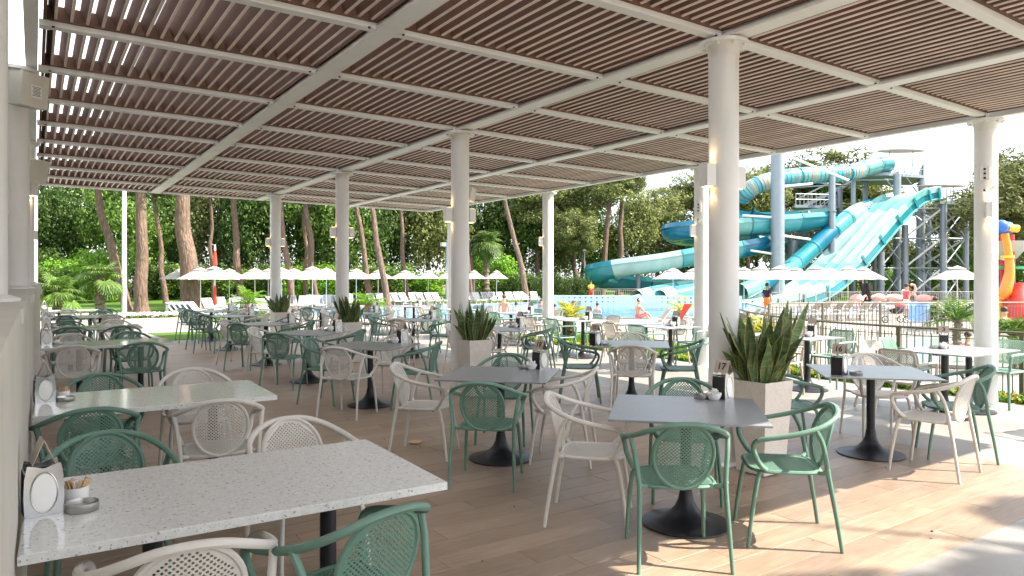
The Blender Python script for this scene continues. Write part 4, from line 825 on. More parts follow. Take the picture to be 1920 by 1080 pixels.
for k, (px, d, r, h, mt) in enumerate([(85, 50, 2.6, 3.6, 'leaf_mid'), (130, 52, 3, 4.2, 'leaf_bright'), (195, 50, 2.4, 5.2, 'leaf_bright'), (300, 56, 3, 4, 'leaf_mid'), (360, 60, 3.2, 4, 'leaf_dark'), (385, 58, 2.6, 3.2, 'leaf_mid'), (430, 62, 3, 4.2, 'leaf_dark'), (475, 60, 2.8, 3.4, 'leaf_mid'), (530, 66, 3, 4, 'leaf_dark'), (553, 64, 2, 3.6, 'leaf_bright'), (606, 66, 2.8, 3.9, 'leaf_bright'), (665, 68, 3, 3.6, 'leaf_mid'), (730, 70, 3.2, 4.2, 'leaf_mid'), (800, 70, 3.2, 3.0, 'leaf_bright'), (880, 72, 3, 4, 'leaf_mid'), (932, 72, 2.6, 5.2, 'leaf_bright'), (962, 70, 2.8, 3, 'leaf_mid'), (1010, 74, 3.4, 2.8, 'leaf_dark')]):
    t = thing('shrub', {'leaf_bright': 'bright green', 'leaf_mid': 'green', 'leaf_dark': 'dark green'}[mt] + ' leafy shrub ' + hp_[k], 'shrub', gr(px, d + (9 if px < 500 else 2), GZ), 0, 'shrubs under the pines')
    part('foliage', CR['bush'][k % 2], M[mt], t, loc=(0, 0, h * .45), rot=k).scale = (r, r, h * .62)
    part('stem', trunk_geo(Vector((0, 0, -.1)), Vector((.2, .1, h * .7)), .12, .05, .1, 3, k), M['bark_grey'], t)
def hedge(px0, px1, d0, d1, h, n, lab_, mt='leaf_dark', gz=GZ):
    t = thing('hedge', lab_, 'hedge', gr(px0, d0, gz), 0); o = gr(px0, d0, gz); A = gr(px1, d1, gz); L = (A - o).length
    for k in range(n): p = (A - o) * ((k + .5) / n); part('foliage', CR['hedge'][0], M[mt], t, loc=(p.x, p.y, h * .45), rot=k * 1.3).scale = (L / n * .72, L / n * .72, h * .62)
    for k in range(n): p = (A - o) * ((k + .5) / n); q = MB(); q.tube([(p.x, p.y, -.1), (p.x, p.y, h * .5)], [.07, .04], 6); part('stem', q, M['bark_grey'], t)
hedge(960, 1120, 70, 74, 2.6, 7, 'dark clipped hedge left of the blue slide')
hedge(1590, 2000, 80, 72, 3.4, 16, 'bright clipped hedge behind the slide bracing', 'leaf_bright')
hedge(1320, 1600, 84, 82, 3.0, 10, 'green hedge behind the umbrellas at the foot of the slides', 'leaf_mid')
hedge(60, 420, 64, 68, 2.0, 12, 'low dark hedge along the back of the left lawn', 'leaf_dark')
CR['thin'] = [crown(77, 2600, 26, .02, 2.6, .22, .7, -.6)]
t = thing('pine_tree', 'slender pine standing off the terrace on the sunny side, shading the front paving', 'tree', (13.2, -5.6, GZ), 0, 'pines round the pool')
part('trunk', trunk_geo(Vector((0, 0, -.1)), Vector((-1.4, .8, 10)), .22, .1, .2, 6, 99), M['bark'], t, smooth=60); part('crown', CR['thin'][0], M['leaf_pine'], t, loc=(-1.4, .8, 9.9)).scale = (3.4, 3.0, 1.7)
# ---- palms
def frond_geo(b, L, a, el, droop, ls=.34, n=22, spread=.7, fan=False, seed=0):
    rr = random.Random(seed); dirh = Vector((math.cos(a), math.sin(a), 0)); P = []
    for i in range(9):
        t = i / 8; P.append(dirh * (L * t * math.cos(el) * (1 - .1 * t)) + Vector((0, 0, L * (math.sin(el) * t - droop * t * t))))
    if fan:
        P = P[:6]; b.tube(P, .018, 4); c = P[-1]; T = (P[-1] - P[-2]).normalized(); side = T.cross(Vector((0, 0, 1))).normalized(); up = side.cross(T)
        for k in range(n):
            an = (k / (n - 1) - .5) * 4.1; d_ = T * math.cos(an) + side * math.sin(an); l = ls * (1 - .12 * abs(an)) * rr.uniform(.9, 1.05); w_ = d_.cross(up).normalized() * ls * .045
            m_ = c + d_ * l * .55 + up * (.05 * l); e = c + d_ * l - Vector((0, 0, l * .22)) ; b.add([c, m_ - w_, e, m_ + w_], [(0, 1, 2, 3)])
        return
    b.tube(P, [.02 * (1 - i / 9.5) + .003 for i in range(9)], 4)
    for i in range(n):
        t = .12 + .86 * i / (n - 1); f = t * 8; j = min(7, int(f)); p = P[j].lerp(P[j + 1], f - j); T = (P[j + 1] - P[j]).normalized(); side = T.cross(Vector((0, 0, 1))).normalized(); up = side.cross(T)
        for s_ in (-1, 1):
            l = ls * (math.sin(min(1, t * 1.15 + .12) * math.pi) ** .5) * rr.uniform(.85, 1.1); d_ = (side * s_ * 1 + T * spread + up * rr.uniform(.05, .3)).normalized(); e = p + d_ * l - Vector((0, 0, l * rr.uniform(.1, .35))); w_ = T * l * .05
            m_ = p.lerp(e, .5) + Vector((0, 0, l * .08)); b.add([p, m_ - w_, e, m_ + w_], [(0, 1, 2, 3)])
def palm(loc, Ht, r, L, nf, lab_, mat='leaf_palm', fan=False, el=(.2, 1.2), droop=.55, ls=.34, seed=1, grp=None, dead=False, n=20):
    t = thing('palm_tree', lab_, 'palm', loc, 0, grp); rr = random.Random(seed)
    b = MB(); P = [Vector((0, 0, -.1)) + Vector((.03 * math.sin(i * 1.3), .03 * math.cos(i * 1.1), (Ht + .1) * i / 10)) for i in range(11)]
    PP = catmull(P, 3); b.tube(PP, [r * (1.25 if i % 3 == 0 else .95) for i in range(len(PP))], 9); part('trunk', b, M['palm_bark'], t, smooth=0)
    for k in range(nf):
        b = MB(); frond_geo(b, L * rr.uniform(.8, 1.1), k * 2.4, rr.uniform(*el) if not fan else rr.uniform(-.5, 1.2), droop * rr.uniform(.7, 1.2), ls, n, fan=fan, seed=seed * 50 + k); part('frond', b, M[mat], t, loc=(0, 0, Ht), smooth=0)
    if dead:
        b = MB()
        for k in range(26): frond_geo(b, L * .8, k * 2.4, rr.uniform(-1.4, -1.0), .15, ls * .8, n, fan=True, seed=900 + k)
        part('skirt', b, M['leaf_palm'], t, loc=(0, 0, Ht), smooth=0, kind='stuff')
    return t
palm(gr(108, 30, -.1), 1.1, .16, 1.2, 26, 'dark green fan palm nearest the low wall', 'leaf_mid', True, ls=.62, seed=3)
palm(gr(188, 38, -.3), 2.0, .24, 1.3, 26, 'pale green fan palm left of the leaning pine', 'leaf_palm', True, ls=.8, seed=4)
palm(gr(912, 66, GZ), 5.4, .26, 1.5, 30, 'tall fan palm with a hanging skirt right of the middle column', 'leaf_palm', True, ls=1.25, seed=5, dead=True)
palm(gr(466, 27, -.35), .95, .13, 1.45, 20, 'young feather palm by the parasols at the left', 'leaf_bright', droop=.6, seed=6, grp='young feather palms')
palm(gr(690, 27, -.45), 1.0, .13, 1.35, 20, 'young feather palm right of the third planter', 'leaf_bright', droop=.6, seed=7, grp='young feather palms')
palm(gr(1070, 20, -.45), .95, .14, 1.0, 18, 'yellowing feather palm with a swollen trunk before the pool', 'leaf_yellow', droop=.5, seed=8, grp='young feather palms')
palm(gr(1432, 15.5, -.35), .85, .1, .85, 18, 'yellow drooping feather palm behind the big snake plant', 'leaf_yellow', droop=.8, seed=9, grp='young feather palms')
palm(gr(1275, 30, GZ), .8, .1, 1.3, 14, 'yellow green feather palm by the outer column', 'leaf_yellow', droop=.6, seed=10, grp='young feather palms')
palm(gr(1795, 19.5, GZ), .9, .1, 1.5, 24, 'green feather palm left of the right outer column', 'leaf_mid', droop=.55, seed=11, grp='young feather palms')
palm(gr(1900, 15.5, GZ), .8, .1, 1.25, 24, 'green feather palm at the right edge before the play tower', 'leaf_mid', droop=.6, seed=12, grp='young feather palms')
# ---- flowers, grass blades (nobody could count them)
def scatter(name, pts_fn, n, s, mat, cat, lab_, up=False, seed=5):
    rg = np.random.default_rng(seed); C = np.array([pts_fn(rg) for _ in range(n)]); nr = rand_dirs(rg, n); nr[:, 2] = np.abs(nr[:, 2]) * (0.1 if up else 1) + (0 if up else .4); nr /= np.linalg.norm(nr, axis=1)[:, None]
    a = np.cross(nr, rand_dirs(rg, n)); a /= np.linalg.norm(a, axis=1)[:, None]; b_ = np.cross(nr, a); ss = s * (.6 + .8 * rg.random((n, 1)))
    if up: b_ = np.tile(np.array([[0, 0, 1.]]), (n, 1)) + rand_dirs(rg, n) * .35; a = np.cross(b_, rand_dirs(rg, n)); a /= np.linalg.norm(a, axis=1)[:, None]; me = quads_mesh(name, C + b_ * ss, a * ss * .12, b_ * ss)
    else: me = quads_mesh(name, C, a * ss, b_ * ss)
    o = part(name, me, mat); tag(o, lab_, cat, kind='stuff'); return o
def line_bed(ax, ay, bx, by, w_, z0, z1):
    def f(rg):
        t = rg.random(); o = (rg.random() - .5) * w_; return (ax + (bx - ax) * t + o * .3, ay + (by - ay) * t + o, z0 + (z1 - z0) * rg.random())
    return f
scatter('white_flowers', line_bed(-.2, 29.2, 5.3, 29.2, .9, .02, .3), 5000, .035, M['petal_white'], 'flowers', 'white flowers in the bed beyond the paving at the left', seed=5)
scatter('flower_leaves', line_bed(-.2, 29.2, 5.3, 29.2, 1.0, -.05, .2), 5000, .045, M['leaf_mid'], 'leaves', 'low leaves of the white flower bed at the left', seed=6)
scatter('white_flowers', line_bed(6.2, 23.0, 9.8, 22.6, .7, .0, .18), 2500, .035, M['petal_white'], 'flowers', 'pale flowers behind the farthest planters', seed=15)
scatter('orange_flowers', lambda rg: (10.47 + (rg.random() - .5) * .26, 2 + 16 * rg.random(), -.03 + .12 * rg.random() ** .7), 3200, .017, M['petal_orange'], 'flowers', 'orange and yellow edging flowers along the outer terrace edge', seed=7)
scatter('edging_leaves', lambda rg: (10.46 + (rg.random() - .5) * .3, 2 + 16 * rg.random(), -.02 + .1 * rg.random()), 9000, .025, M['leaf_bright'], 'leaves', 'green leaves of the edging flowers along the terrace', seed=8)
scatter('grass_blades', lambda rg: ((lambda y, u: (10.62 + u * (1.9 + max(0, y - 7) * .45), y, -.04 - .4 * u * u))(1 + 15 * rg.random(), rg.random())), 32000, .035, M['blade'], 'grass', 'bright green grass blades of the lawn beside the terrace', up=True, seed=9)
q = MB(); q.box((10.3 + .03, 8, -.06), (.03, 14, .06)); struct('terrace_kerb', q, M['kerb'])
q = MB(); q.box((2.6, 28.68, .01), (2.85, .07, .12)); struct('flower_bed_kerb', q, M['kerb'])
# ---- fences
def fence(pts, z0, h, lab_, mat, sp=.105, post=1.7, stuff=False, pr=.007, rail=.022):
    P = catmull(pts, 12) if len(pts) > 2 else [Vector(pts[0]).lerp(Vector(pts[1]), i / 20) for i in range(21)]
    P = [Vector((p[0], p[1], 0)) for p in P]; t = thing('fence', lab_, 'fence', (P[0].x, P[0].y, z0), 0); o = P[0].copy(); Q = [p - o for p in P]
    q = MB(); q.tube([(p.x, p.y, h) for p in Q], rail, 6); part('rail', q, M[mat], t)
    for zz in (h - .13, .1): q = MB(); q.tube([(p.x, p.y, zz) for p in Q], pr * 1.2, 4); part('rail', q, M[mat], t)
    cum = [0]
    for a, c in zip(Q, Q[1:]): cum.append(cum[-1] + (c - a).length)
    def pt(s_):
        for i in range(len(cum) - 1):
            if cum[i + 1] >= s_: return Q[i].lerp(Q[i + 1], (s_ - cum[i]) / max(1e-6, cum[i + 1] - cum[i]))
        return Q[-1]
    pm_ = MB(); pm_.box((0, 0, (h - .06) / 2), (pr, pr, (h - .06) / 2 - .02)); pme = pm_.mesh('picket', 0); po = MB(); po.box((0, 0, h / 2 - .01), (.035, .03, h / 2)); pom = po.mesh('post', 0)
    n = int(cum[-1] / sp); s_all = MB()
    for k in range(n + 1):
        p = pt(k * sp)
        if stuff: s_all.box((p.x, p.y, h / 2 - .03), (pr, pr, h / 2 - .05))
        else: part('picket', pme, M[mat], t, loc=(p.x, p.y, 0))
    if stuff: part('pickets', s_all, M[mat], t, smooth=0, kind='stuff')
    for k in range(int(cum[-1] / post) + 1): p = pt(k * post); part('post', pom, M[mat], t, loc=(p.x, p.y, 0))
fence([(12.3, 1.0), (12.2, 3.2), (12.1, 5.2), (12.05, 6.6), (12.5, 8.4), (13.9, 10.6), (15.8, 12.6)], -.36, 1.14, 'curved brown picket fence beyond the outer tables', 'fence_brown', .125, 1.75)
fence([tuple(gr(1442, 24.5, 0))[:2], tuple(gr(1560, 25, 0))[:2], tuple(gr(1760, 25.2, 0))[:2], tuple(gr(1990, 26, 0))[:2]], GZ, 1.2, 'brown picket fence in front of the sun loungers at the right', 'fence_brown', .14, 2.1, pr=.009)
fence([tuple(gr(1445, 48, 0))[:2], tuple(gr(1600, 49, 0))[:2], tuple(gr(1990, 50, 0))[:2]], GZ, 1.1, 'pale picket fence under the slide tower', 'fence_grey', .16, 2.2, stuff=True, pr=.014)
fence([tuple(gr(1113, 62, 0))[:2], tuple(gr(1170, 62, 0))[:2], tuple(gr(1235, 63, 0))[:2]], GZ, 1.1, 'grey picket fence behind the guard in yellow', 'fence_grey', .2, 2.2, stuff=True, pr=.015)
# ---- parasols
UM = {}
b = MB(); n = 8; r = 1.34
ring0 = [(r * math.cos(2 * math.pi * k / n), r * math.sin(2 * math.pi * k / n), 2.0) for k in range(n)]; ring1 = [(.36 * math.cos(2 * math.pi * k / n), .36 * math.sin(2 * math.pi * k / n), 2.52) for k in range(n)]
ringv = [(p[0], p[1], 1.9) for p in ring0]
fs = []
mid = [((a[0] + c[0]) * .485, (a[1] + c[1]) * .485, 2.02) for a, c in zip(ring0, ring0[1:] + ring0[:1])]
b.add(ring0 + ring1 + mid, [f for k in range(n) for f in ((k, 2 * n + k, n + k), (2 * n + k, n + (k + 1) % n, n + k), (2 * n + k, (k + 1) % n, n + (k + 1) % n))]); UM['canopy'] = b.mesh('canopy', 0)
b = MB(); b.add([(.44 * math.cos(2 * math.pi * k / n), .44 * math.sin(2 * math.pi * k / n), 2.54) for k in range(n)] + [(0, 0, 2.72)], [(k, (k + 1) % n, n) for k in range(n)]); UM['vent'] = b.mesh('vent', 0)
b = MB(); b.lathe([(.022, 0), (.022, 2.6)], 10); b.lathe([(.26, -.001), (.26, .05), (.05, .07)], 16); UM['pole'] = b.mesh('pole', 40)
b = MB(); b.bar((0, 0, 2.5), (r * .98, 0, 1.985), .008, .012); UM['rib'] = b.mesh('rib', 0)
b = MB(); b.lathe([(.34, 2.5), (.34, 2.56)], 16, cap=False); UM['shade'] = b.mesh('vent_frame', 0)
def parasol(px, d, lab_, s_=1.0):
    t = thing('parasol', lab_, 'parasol', gr(px, d, GZ), rnd.uniform(0, 1), 'white parasols round the pools'); t.scale = (s_, s_, 1)
    part('canopy', UM['canopy'], M['canvas'], t); part('vent', UM['vent'], M['canvas'], t); part('pole', UM['pole'], M['white_steel'], t); part('vent_frame', UM['shade'], M['dark_cloth'], t)
    if d < 50:
        for k in range(8): part('rib', UM['rib'], M['white_steel'], t, rot=k * math.pi / 4)
L1 = [(342, 44), (362, 47), (376, 42), (402, 37), (430, 48), (478, 45), (503, 48), (528, 43), (551, 47), (586, 38), (612, 44), (640, 50), (668, 48), (709, 55), (760, 57), (803, 58), (842, 58), (889, 58), (931, 58)]
for k, (px, d) in enumerate(L1): parasol(px, d, 'white parasol, %s from the left in the row beyond the terrace' % NTH[k], .78 if k > 14 else 1)
L2 = [(1262, 45), (1300, 47), (1358, 39), (1395, 42), (1425, 38), (1462, 36), (1492, 41), (1530, 36), (1556, 44), (1590, 38), (1618, 40), (1795, 36)]
for k, (px, d) in enumerate(L2): parasol(px, d, 'white parasol, %s from the left in the right-hand group' % NTH[k])
# ---- sun loungers
LM = {}
b = MB(); b.box((0, -.35, .30), (.31, .62, .022)); b.box((-.3, -.35, .33), (.02, .64, .03)); b.box((.3, -.35, .33), (.02, .64, .03)); LM['bed'] = b.mesh('bed_frame', 0)
def bk(a): 
    c, s_ = math.cos(a), math.sin(a); M3 = Matrix.Rotation(a, 3, 'X'); q = MB(); q.box((0, .27 + .36 * c, .33 + .36 * s_), (.31, .36, .02), mat=M3); fr = q.mesh('backrest', 0)
    q = MB(); q.box((0, .27 + .36 * c, .33 + .36 * s_), (.25, .30, .024), mat=M3); return fr, q.mesh('panel', 0)
LM['back'] = bk(R(52)); LM['leg'] = None; b = MB(); b.box((0, 0, .14), (.02, .03, .14)); LM['leg'] = b.mesh('leg', 0)
b = MB(); b.tube(catmull([(0, .45, .34), (0, .3, .5), (0, 0, .5), (0, -.1, .33)], 4), .018, 5); LM['arm'] = b.mesh('armrest', 40)
def lounger(p, ang, pm, lab_, towel=None):
    t = thing('sun_lounger', lab_, 'sun lounger', p, ang, 'sun loungers round the pools')
    part('bed_frame', LM['bed'], M['lounger_white'], t); f, pn = LM['back']; part('backrest', f, M['lounger_white'], t); part('panel', pn, M[pm], t)
    for x in (-.28, .28):
        part('armrest', LM['arm'], M['lounger_white'], t, loc=(x, 0, 0))
        for y in (-.85, .25): part('leg', LM['leg'], M['lounger_white'], t, loc=(x, y, 0))
    return t
def facing(px): return math.atan2(-(at(px, CY, 1) - at(960, CY, 0)).x * 1.0, (at(px, CY, 1)).y)   # local +Y (head end) turned away from the viewer
k = 0
row = [(398, 41, .5), (418, 43, .3), (436, 41, -.2), (455, 45, .4), (487, 42, .8), (500, 40, .6), (512, 44, .2), (535, 43, 0), (548, 47, .1), (568, 46, -.1), (583, 48, 0), (598, 47, .1), (612, 49, -.1), (628, 48, 0), (655, 52, .1)]
for px, d, a in row: lounger(gr(px, d, GZ), facing(px) + a, 'lounger_grey' if k % 3 else 'lounger_white', 'white sun lounger, %s from the left in the group under the left parasols' % NTH[k]); k += 1
k = 0
for px in range(704, 1010, 15):
    if 830 < px < 880: continue
    d = 54 + (px - 700) * .018; lounger(gr(px + rnd.uniform(-2, 2), d, GZ), facing(px) + .55 + rnd.uniform(-.15, .15), ['lounger_grey', 'lounger_white', 'lounger_grey'][k % 3], '%s sun lounger, %s from the left in the row beyond the pool' % ('grey' if k % 3 != 1 else 'white', NTH[k])); k += 1
for k, (px, d) in enumerate([(343, 34.5), (353, 34.6), (363, 34.7), (373, 34.8), (383, 34.9)]): lounger(gr(px, d, GZ), facing(px) + 1.1, 'lounger_grey', 'grey sun lounger in the tilted rank by the left lawn, %s from the left' % NTH[k])
for k, (px, d, a) in enumerate([(1222, 27.5, -1.35), (1287, 28.5, -1.3), (1366, 26.5, -1.3), (1392, 28, -1.3)]): lounger(gr(px, d, GZ), facing(px) + a, 'lounger_tan', 'tan and white sun lounger in profile, ' + ['behind the bather in the white cap', 'left of the outer column', 'right of the nearest inner column', 'behind the big snake plant'][k])
for k, px in enumerate([1515, 1533, 1556, 1575, 1605, 1620, 1648]): lounger(gr(px, 35 + (k % 2) * 1.2, GZ), facing(px) - .95, 'lounger_tan', 'tan sun lounger behind the fence at the right, %s from the left' % NTH[k])
for k, px in enumerate([1738, 1785, 1812]): lounger(gr(px, 29.5, GZ), facing(px) - (.4 if k == 0 else 1.4), 'lounger_grey' if k == 0 else 'lounger_white', ['grey sun lounger with a blue towel behind the fence', 'white sun lounger behind the green feather palm', 'white sun lounger next to the right outer column'][k])
def cloth(p, ang, w_, h, mat, lab_, name='towel', tilt=.5):
    b = MB(); n = 8; m = 6; vs = []
    for i in range(n + 1):
        for j in range(m + 1): u = i / n - .5; v = j / m; vs.append((u * w_, .05 * math.sin(u * 9 + v * 3) + (v - .5) * tilt * h, v * h + .01 * math.sin(u * 20)))
    N = len(vs); fs = [(i * (m + 1) + j, (i + 1) * (m + 1) + j, (i + 1) * (m + 1) + j + 1, i * (m + 1) + j + 1) for i in range(n) for j in range(m)]
    vs += [(x, y + .012, z) for x, y, z in vs]; fs += [tuple(N + i for i in f[::-1]) for f in fs]; b.add(vs, fs); o = part(name, b, mat, loc=p, rot=ang); tag(o, lab_, 'towel'); return o
cloth(gr(1722, 29.2, GZ + .25), facing(1722) - .3, .75, .85, M['blue_cloth'], 'blue towel hung over the grey lounger behind the fence')
cloth(gr(1624, 38.4, GZ + .55), facing(1624), .45, 1.25, M['dark_cloth'], 'black and white towel hanging on a parasol pole', tilt=.05)
cloth(gr(1282, 28.3, GZ + .35), facing(1282) - 1.2, .5, .7, M['red_cloth'], 'red towel on the lounger left of the outer column')
# ================================================================ water slides
def frame_sweep(P, prof, closed):    # P path, prof list of (x, y) with y up
    out = []
    N = len(P); side = None
    for i in range(N):
        T = (P[min(i + 1, N - 1)] - P[max(i - 1, 0)]).normalized(); s_ = T.cross(Vector((0, 0, 1)))
        s_ = s_.normalized() if s_.length > .05 else side; side = s_; up = s_.cross(T)
        out.append([P[i] + s_ * x + up * y for x, y in prof])
    return out
def slide(name, lab_, pts, prof_fn, closed, cols, seg, k=5, ringprof=None, origin=None):
    P = catmull([at(*p) for p in pts], k); o = P[0].copy(); o.z = GZ; t = thing(name, lab_, 'water slide', o, 0); prof = prof_fn(0)
    S = frame_sweep([p - o for p in P], prof, closed); n = len(prof); N = len(S); i = 0; c = 0
    RP = frame_sweep([p - o for p in P], ringprof, closed) if ringprof else None
    while i < N - 1:
        j = min(N - 1, i + seg[c % len(seg)]); b = MB(); vs = [v for s_ in S[i:j + 1] for v in s_]; m = j - i
        fs = [(a * n + q_, a * n + (q_ + 1) % n, (a + 1) * n + (q_ + 1) % n, (a + 1) * n + q_) for a in range(m) for q_ in range(n if closed else n)]
        b.add(vs, fs); sp = part('slide_section', b, M['slide_' + cols[c % len(cols)]], t, smooth=50)
        if RP:      # joint flange at the end of the section, a real collar
            T = (P[min(j + 1, N - 1)] - P[max(j - 1, 0)]).normalized() * .07; nn = len(ringprof); b = MB()
            b.add([v - T for v in RP[j]] + [v + T for v in RP[j]] + [v - T for v in S[j]][:0], [(q_, (q_ + 1) % nn, nn + (q_ + 1) % nn, nn + q_) for q_ in range(nn)] + ([tuple(range(nn))[::-1], tuple(range(nn, 2 * nn))] if not closed else []))
            if j < N - 1: part('joint_flange', b, M['slide_teal'], t, smooth=0)
        i = j; c += 1
    return t, P, o
def tube_prof(r, n=18): return [(r * math.cos(-2 * math.pi * k / n), r * math.sin(-2 * math.pi * k / n)) for k in range(n)]
def half_prof(r, th=.06, a0=-8, n=14, fl=.0):    # U channel with rolled lips
    inn = [(r * math.cos(math.radians(a0) - (math.pi - 2 * math.radians(a0)) * k / n), r * math.sin(math.radians(a0) - (math.pi - 2 * math.radians(a0)) * k / n)) for k in range(n + 1)]
    inn = [(x, -abs(y) if y < 0 else y) for x, y in inn]
    out = [((r + th) * x / r, (r + th) * y / r) for x, y in inn[::-1]]
    return [(inn[0][0], .08)] + inn + [(-inn[0][0], .08), (-inn[0][0] - .16, .08), (-inn[0][0] - .16, .0)] + out + [(inn[0][0] + .16, .0), (inn[0][0] + .16, .08)]
def hollow(r, th=.05, n=18):    # closed tube
    return tube_prof(r, n)
tube1 = [(1668, 308, 70), (1648, 309, 69.8), (1622, 316, 69.4), (1600, 322, 69), (1570, 326, 68.5), (1530, 328, 68), (1490, 331, 67.5), (1452, 337, 67), (1420, 347, 66.6), (1402, 358, 66.8), (1392, 370, 67.6)]
t, P, o = slide('tube_slide', 'long closed turquoise tube slide descending left from the highest platform', tube1, lambda i: hollow(.80), True, ['aqua', 'mint', 'pale', 'aqua', 'mint', 'aqua', 'pale', 'mint'], [5, 6, 6, 6, 6], ringprof=tube_prof(.88))
for q_ in range(14, len(P) - 2, 1):      # coloured stripes round the tube
    T = (P[q_ + 1] - P[q_ - 1]).normalized(); s_ = T.cross(Vector((0, 0, 1))).normalized(); up = s_.cross(T); b = MB(); n = 18; rr_ = .812
    R0 = [P[q_] - o + s_ * rr_ * math.cos(2 * math.pi * k / n) + up * rr_ * math.sin(2 * math.pi * k / n) for k in range(n)]
    b.add([v - T * .035 for v in R0] + [v + T * .035 for v in R0], [(k, (k + 1) % n, n + (k + 1) % n, n + k) for k in range(n)]); part('stripe', b, [M['slide_deep'], M['blue'], M['orange'], M['red']][q_ % 4], t, smooth=60)
spiral = [(1390, 388, 68.5), (1398, 400, 70), (1440, 405, 71.5), (1490, 402, 72), (1530, 398, 71), (1543, 402, 69.5), (1528, 408, 68.3), (1480, 412, 67.2), (1430, 416, 66.5), (1380, 420, 66), (1330, 424, 65.8), (1285, 426, 66.2), (1264, 432, 67.6), (1280, 438, 69.4), (1330, 440, 70.6), (1390, 440, 70.8), (1436, 440, 69.6), (1446, 446, 68), (1420, 454, 66.6), (1370, 464, 65.6), (1300, 474, 65), (1230, 486, 64.6), (1160, 496, 64.6), (1122, 506, 65.6), (1130, 518, 67.2), (1180, 526, 68.6), (1240, 530, 69), (1290, 534, 68.2), (1304, 540, 66.6), (1280, 546, 65), (1235, 552, 64), (1190, 560, 63), (1158, 568, 62.2)]
t2, P2, o2 = slide('raft_slide', 'open turquoise channel slide spiralling down left of the towers', spiral, lambda i: half_prof(1.12), False, ['deep', 'aqua', 'pale', 'teal', 'aqua', 'mint', 'deep', 'aqua', 'mint', 'teal'], [9, 7, 10, 8], k=5, ringprof=half_prof(1.17, .05))
diag = [(1644, 386, 70.5), (1622, 390, 70), (1598, 402, 69.3), (1575, 420, 68.6), (1552, 440, 67.8), (1525, 465, 67), (1500, 487, 66.2), (1476, 506, 65.6), (1450, 520, 65), (1418, 536, 64.4), (1390, 548, 63.6)]
slide('tube_slide', 'closed tube slide running diagonally down behind the tall grey post', diag, lambda i: hollow(.78), True, ['deep', 'pale', 'aqua', 'deep', 'teal', 'aqua', 'deep', 'mint'], [6, 6, 6, 7], ringprof=tube_prof(.86))
slide('tube_slide', 'short striped tube slide section low behind the tall grey post', [(1418, 452, 70), (1450, 458, 70.5), (1480, 462, 71), (1515, 464, 72)], lambda i: hollow(.62), True, ['pale', 'mint', 'aqua'], [5], ringprof=tube_prof(.7))
slide('body_slide', 'narrow open slide with a blue patch beside the wide slide', [(1664, 388, 72), (1640, 396, 71.3), (1612, 424, 70.5), (1580, 456, 69.5), (1548, 488, 68.5), (1515, 520, 67.3), (1480, 545, 66), (1448, 556, 65)], lambda i: half_prof(.95, .06, 0), False, ['deep', 'pale', 'pale', 'aqua', 'mint', 'mint'], [5, 6])
for k, px in enumerate((1188, 1232)): slide('tube_slide', 'wide mouth of a turquoise tube ending in the pool, the %s one' % ('left' if k == 0 else 'right'), [(px + 130, 536, 67), (px + 75, 546, 65), (px + 30, 555, 63.4), (px + 6, 561, 62.4)], lambda i: tube_prof(.82), True, ['mint', 'aqua', 'pale'], [5], ringprof=tube_prof(.9))
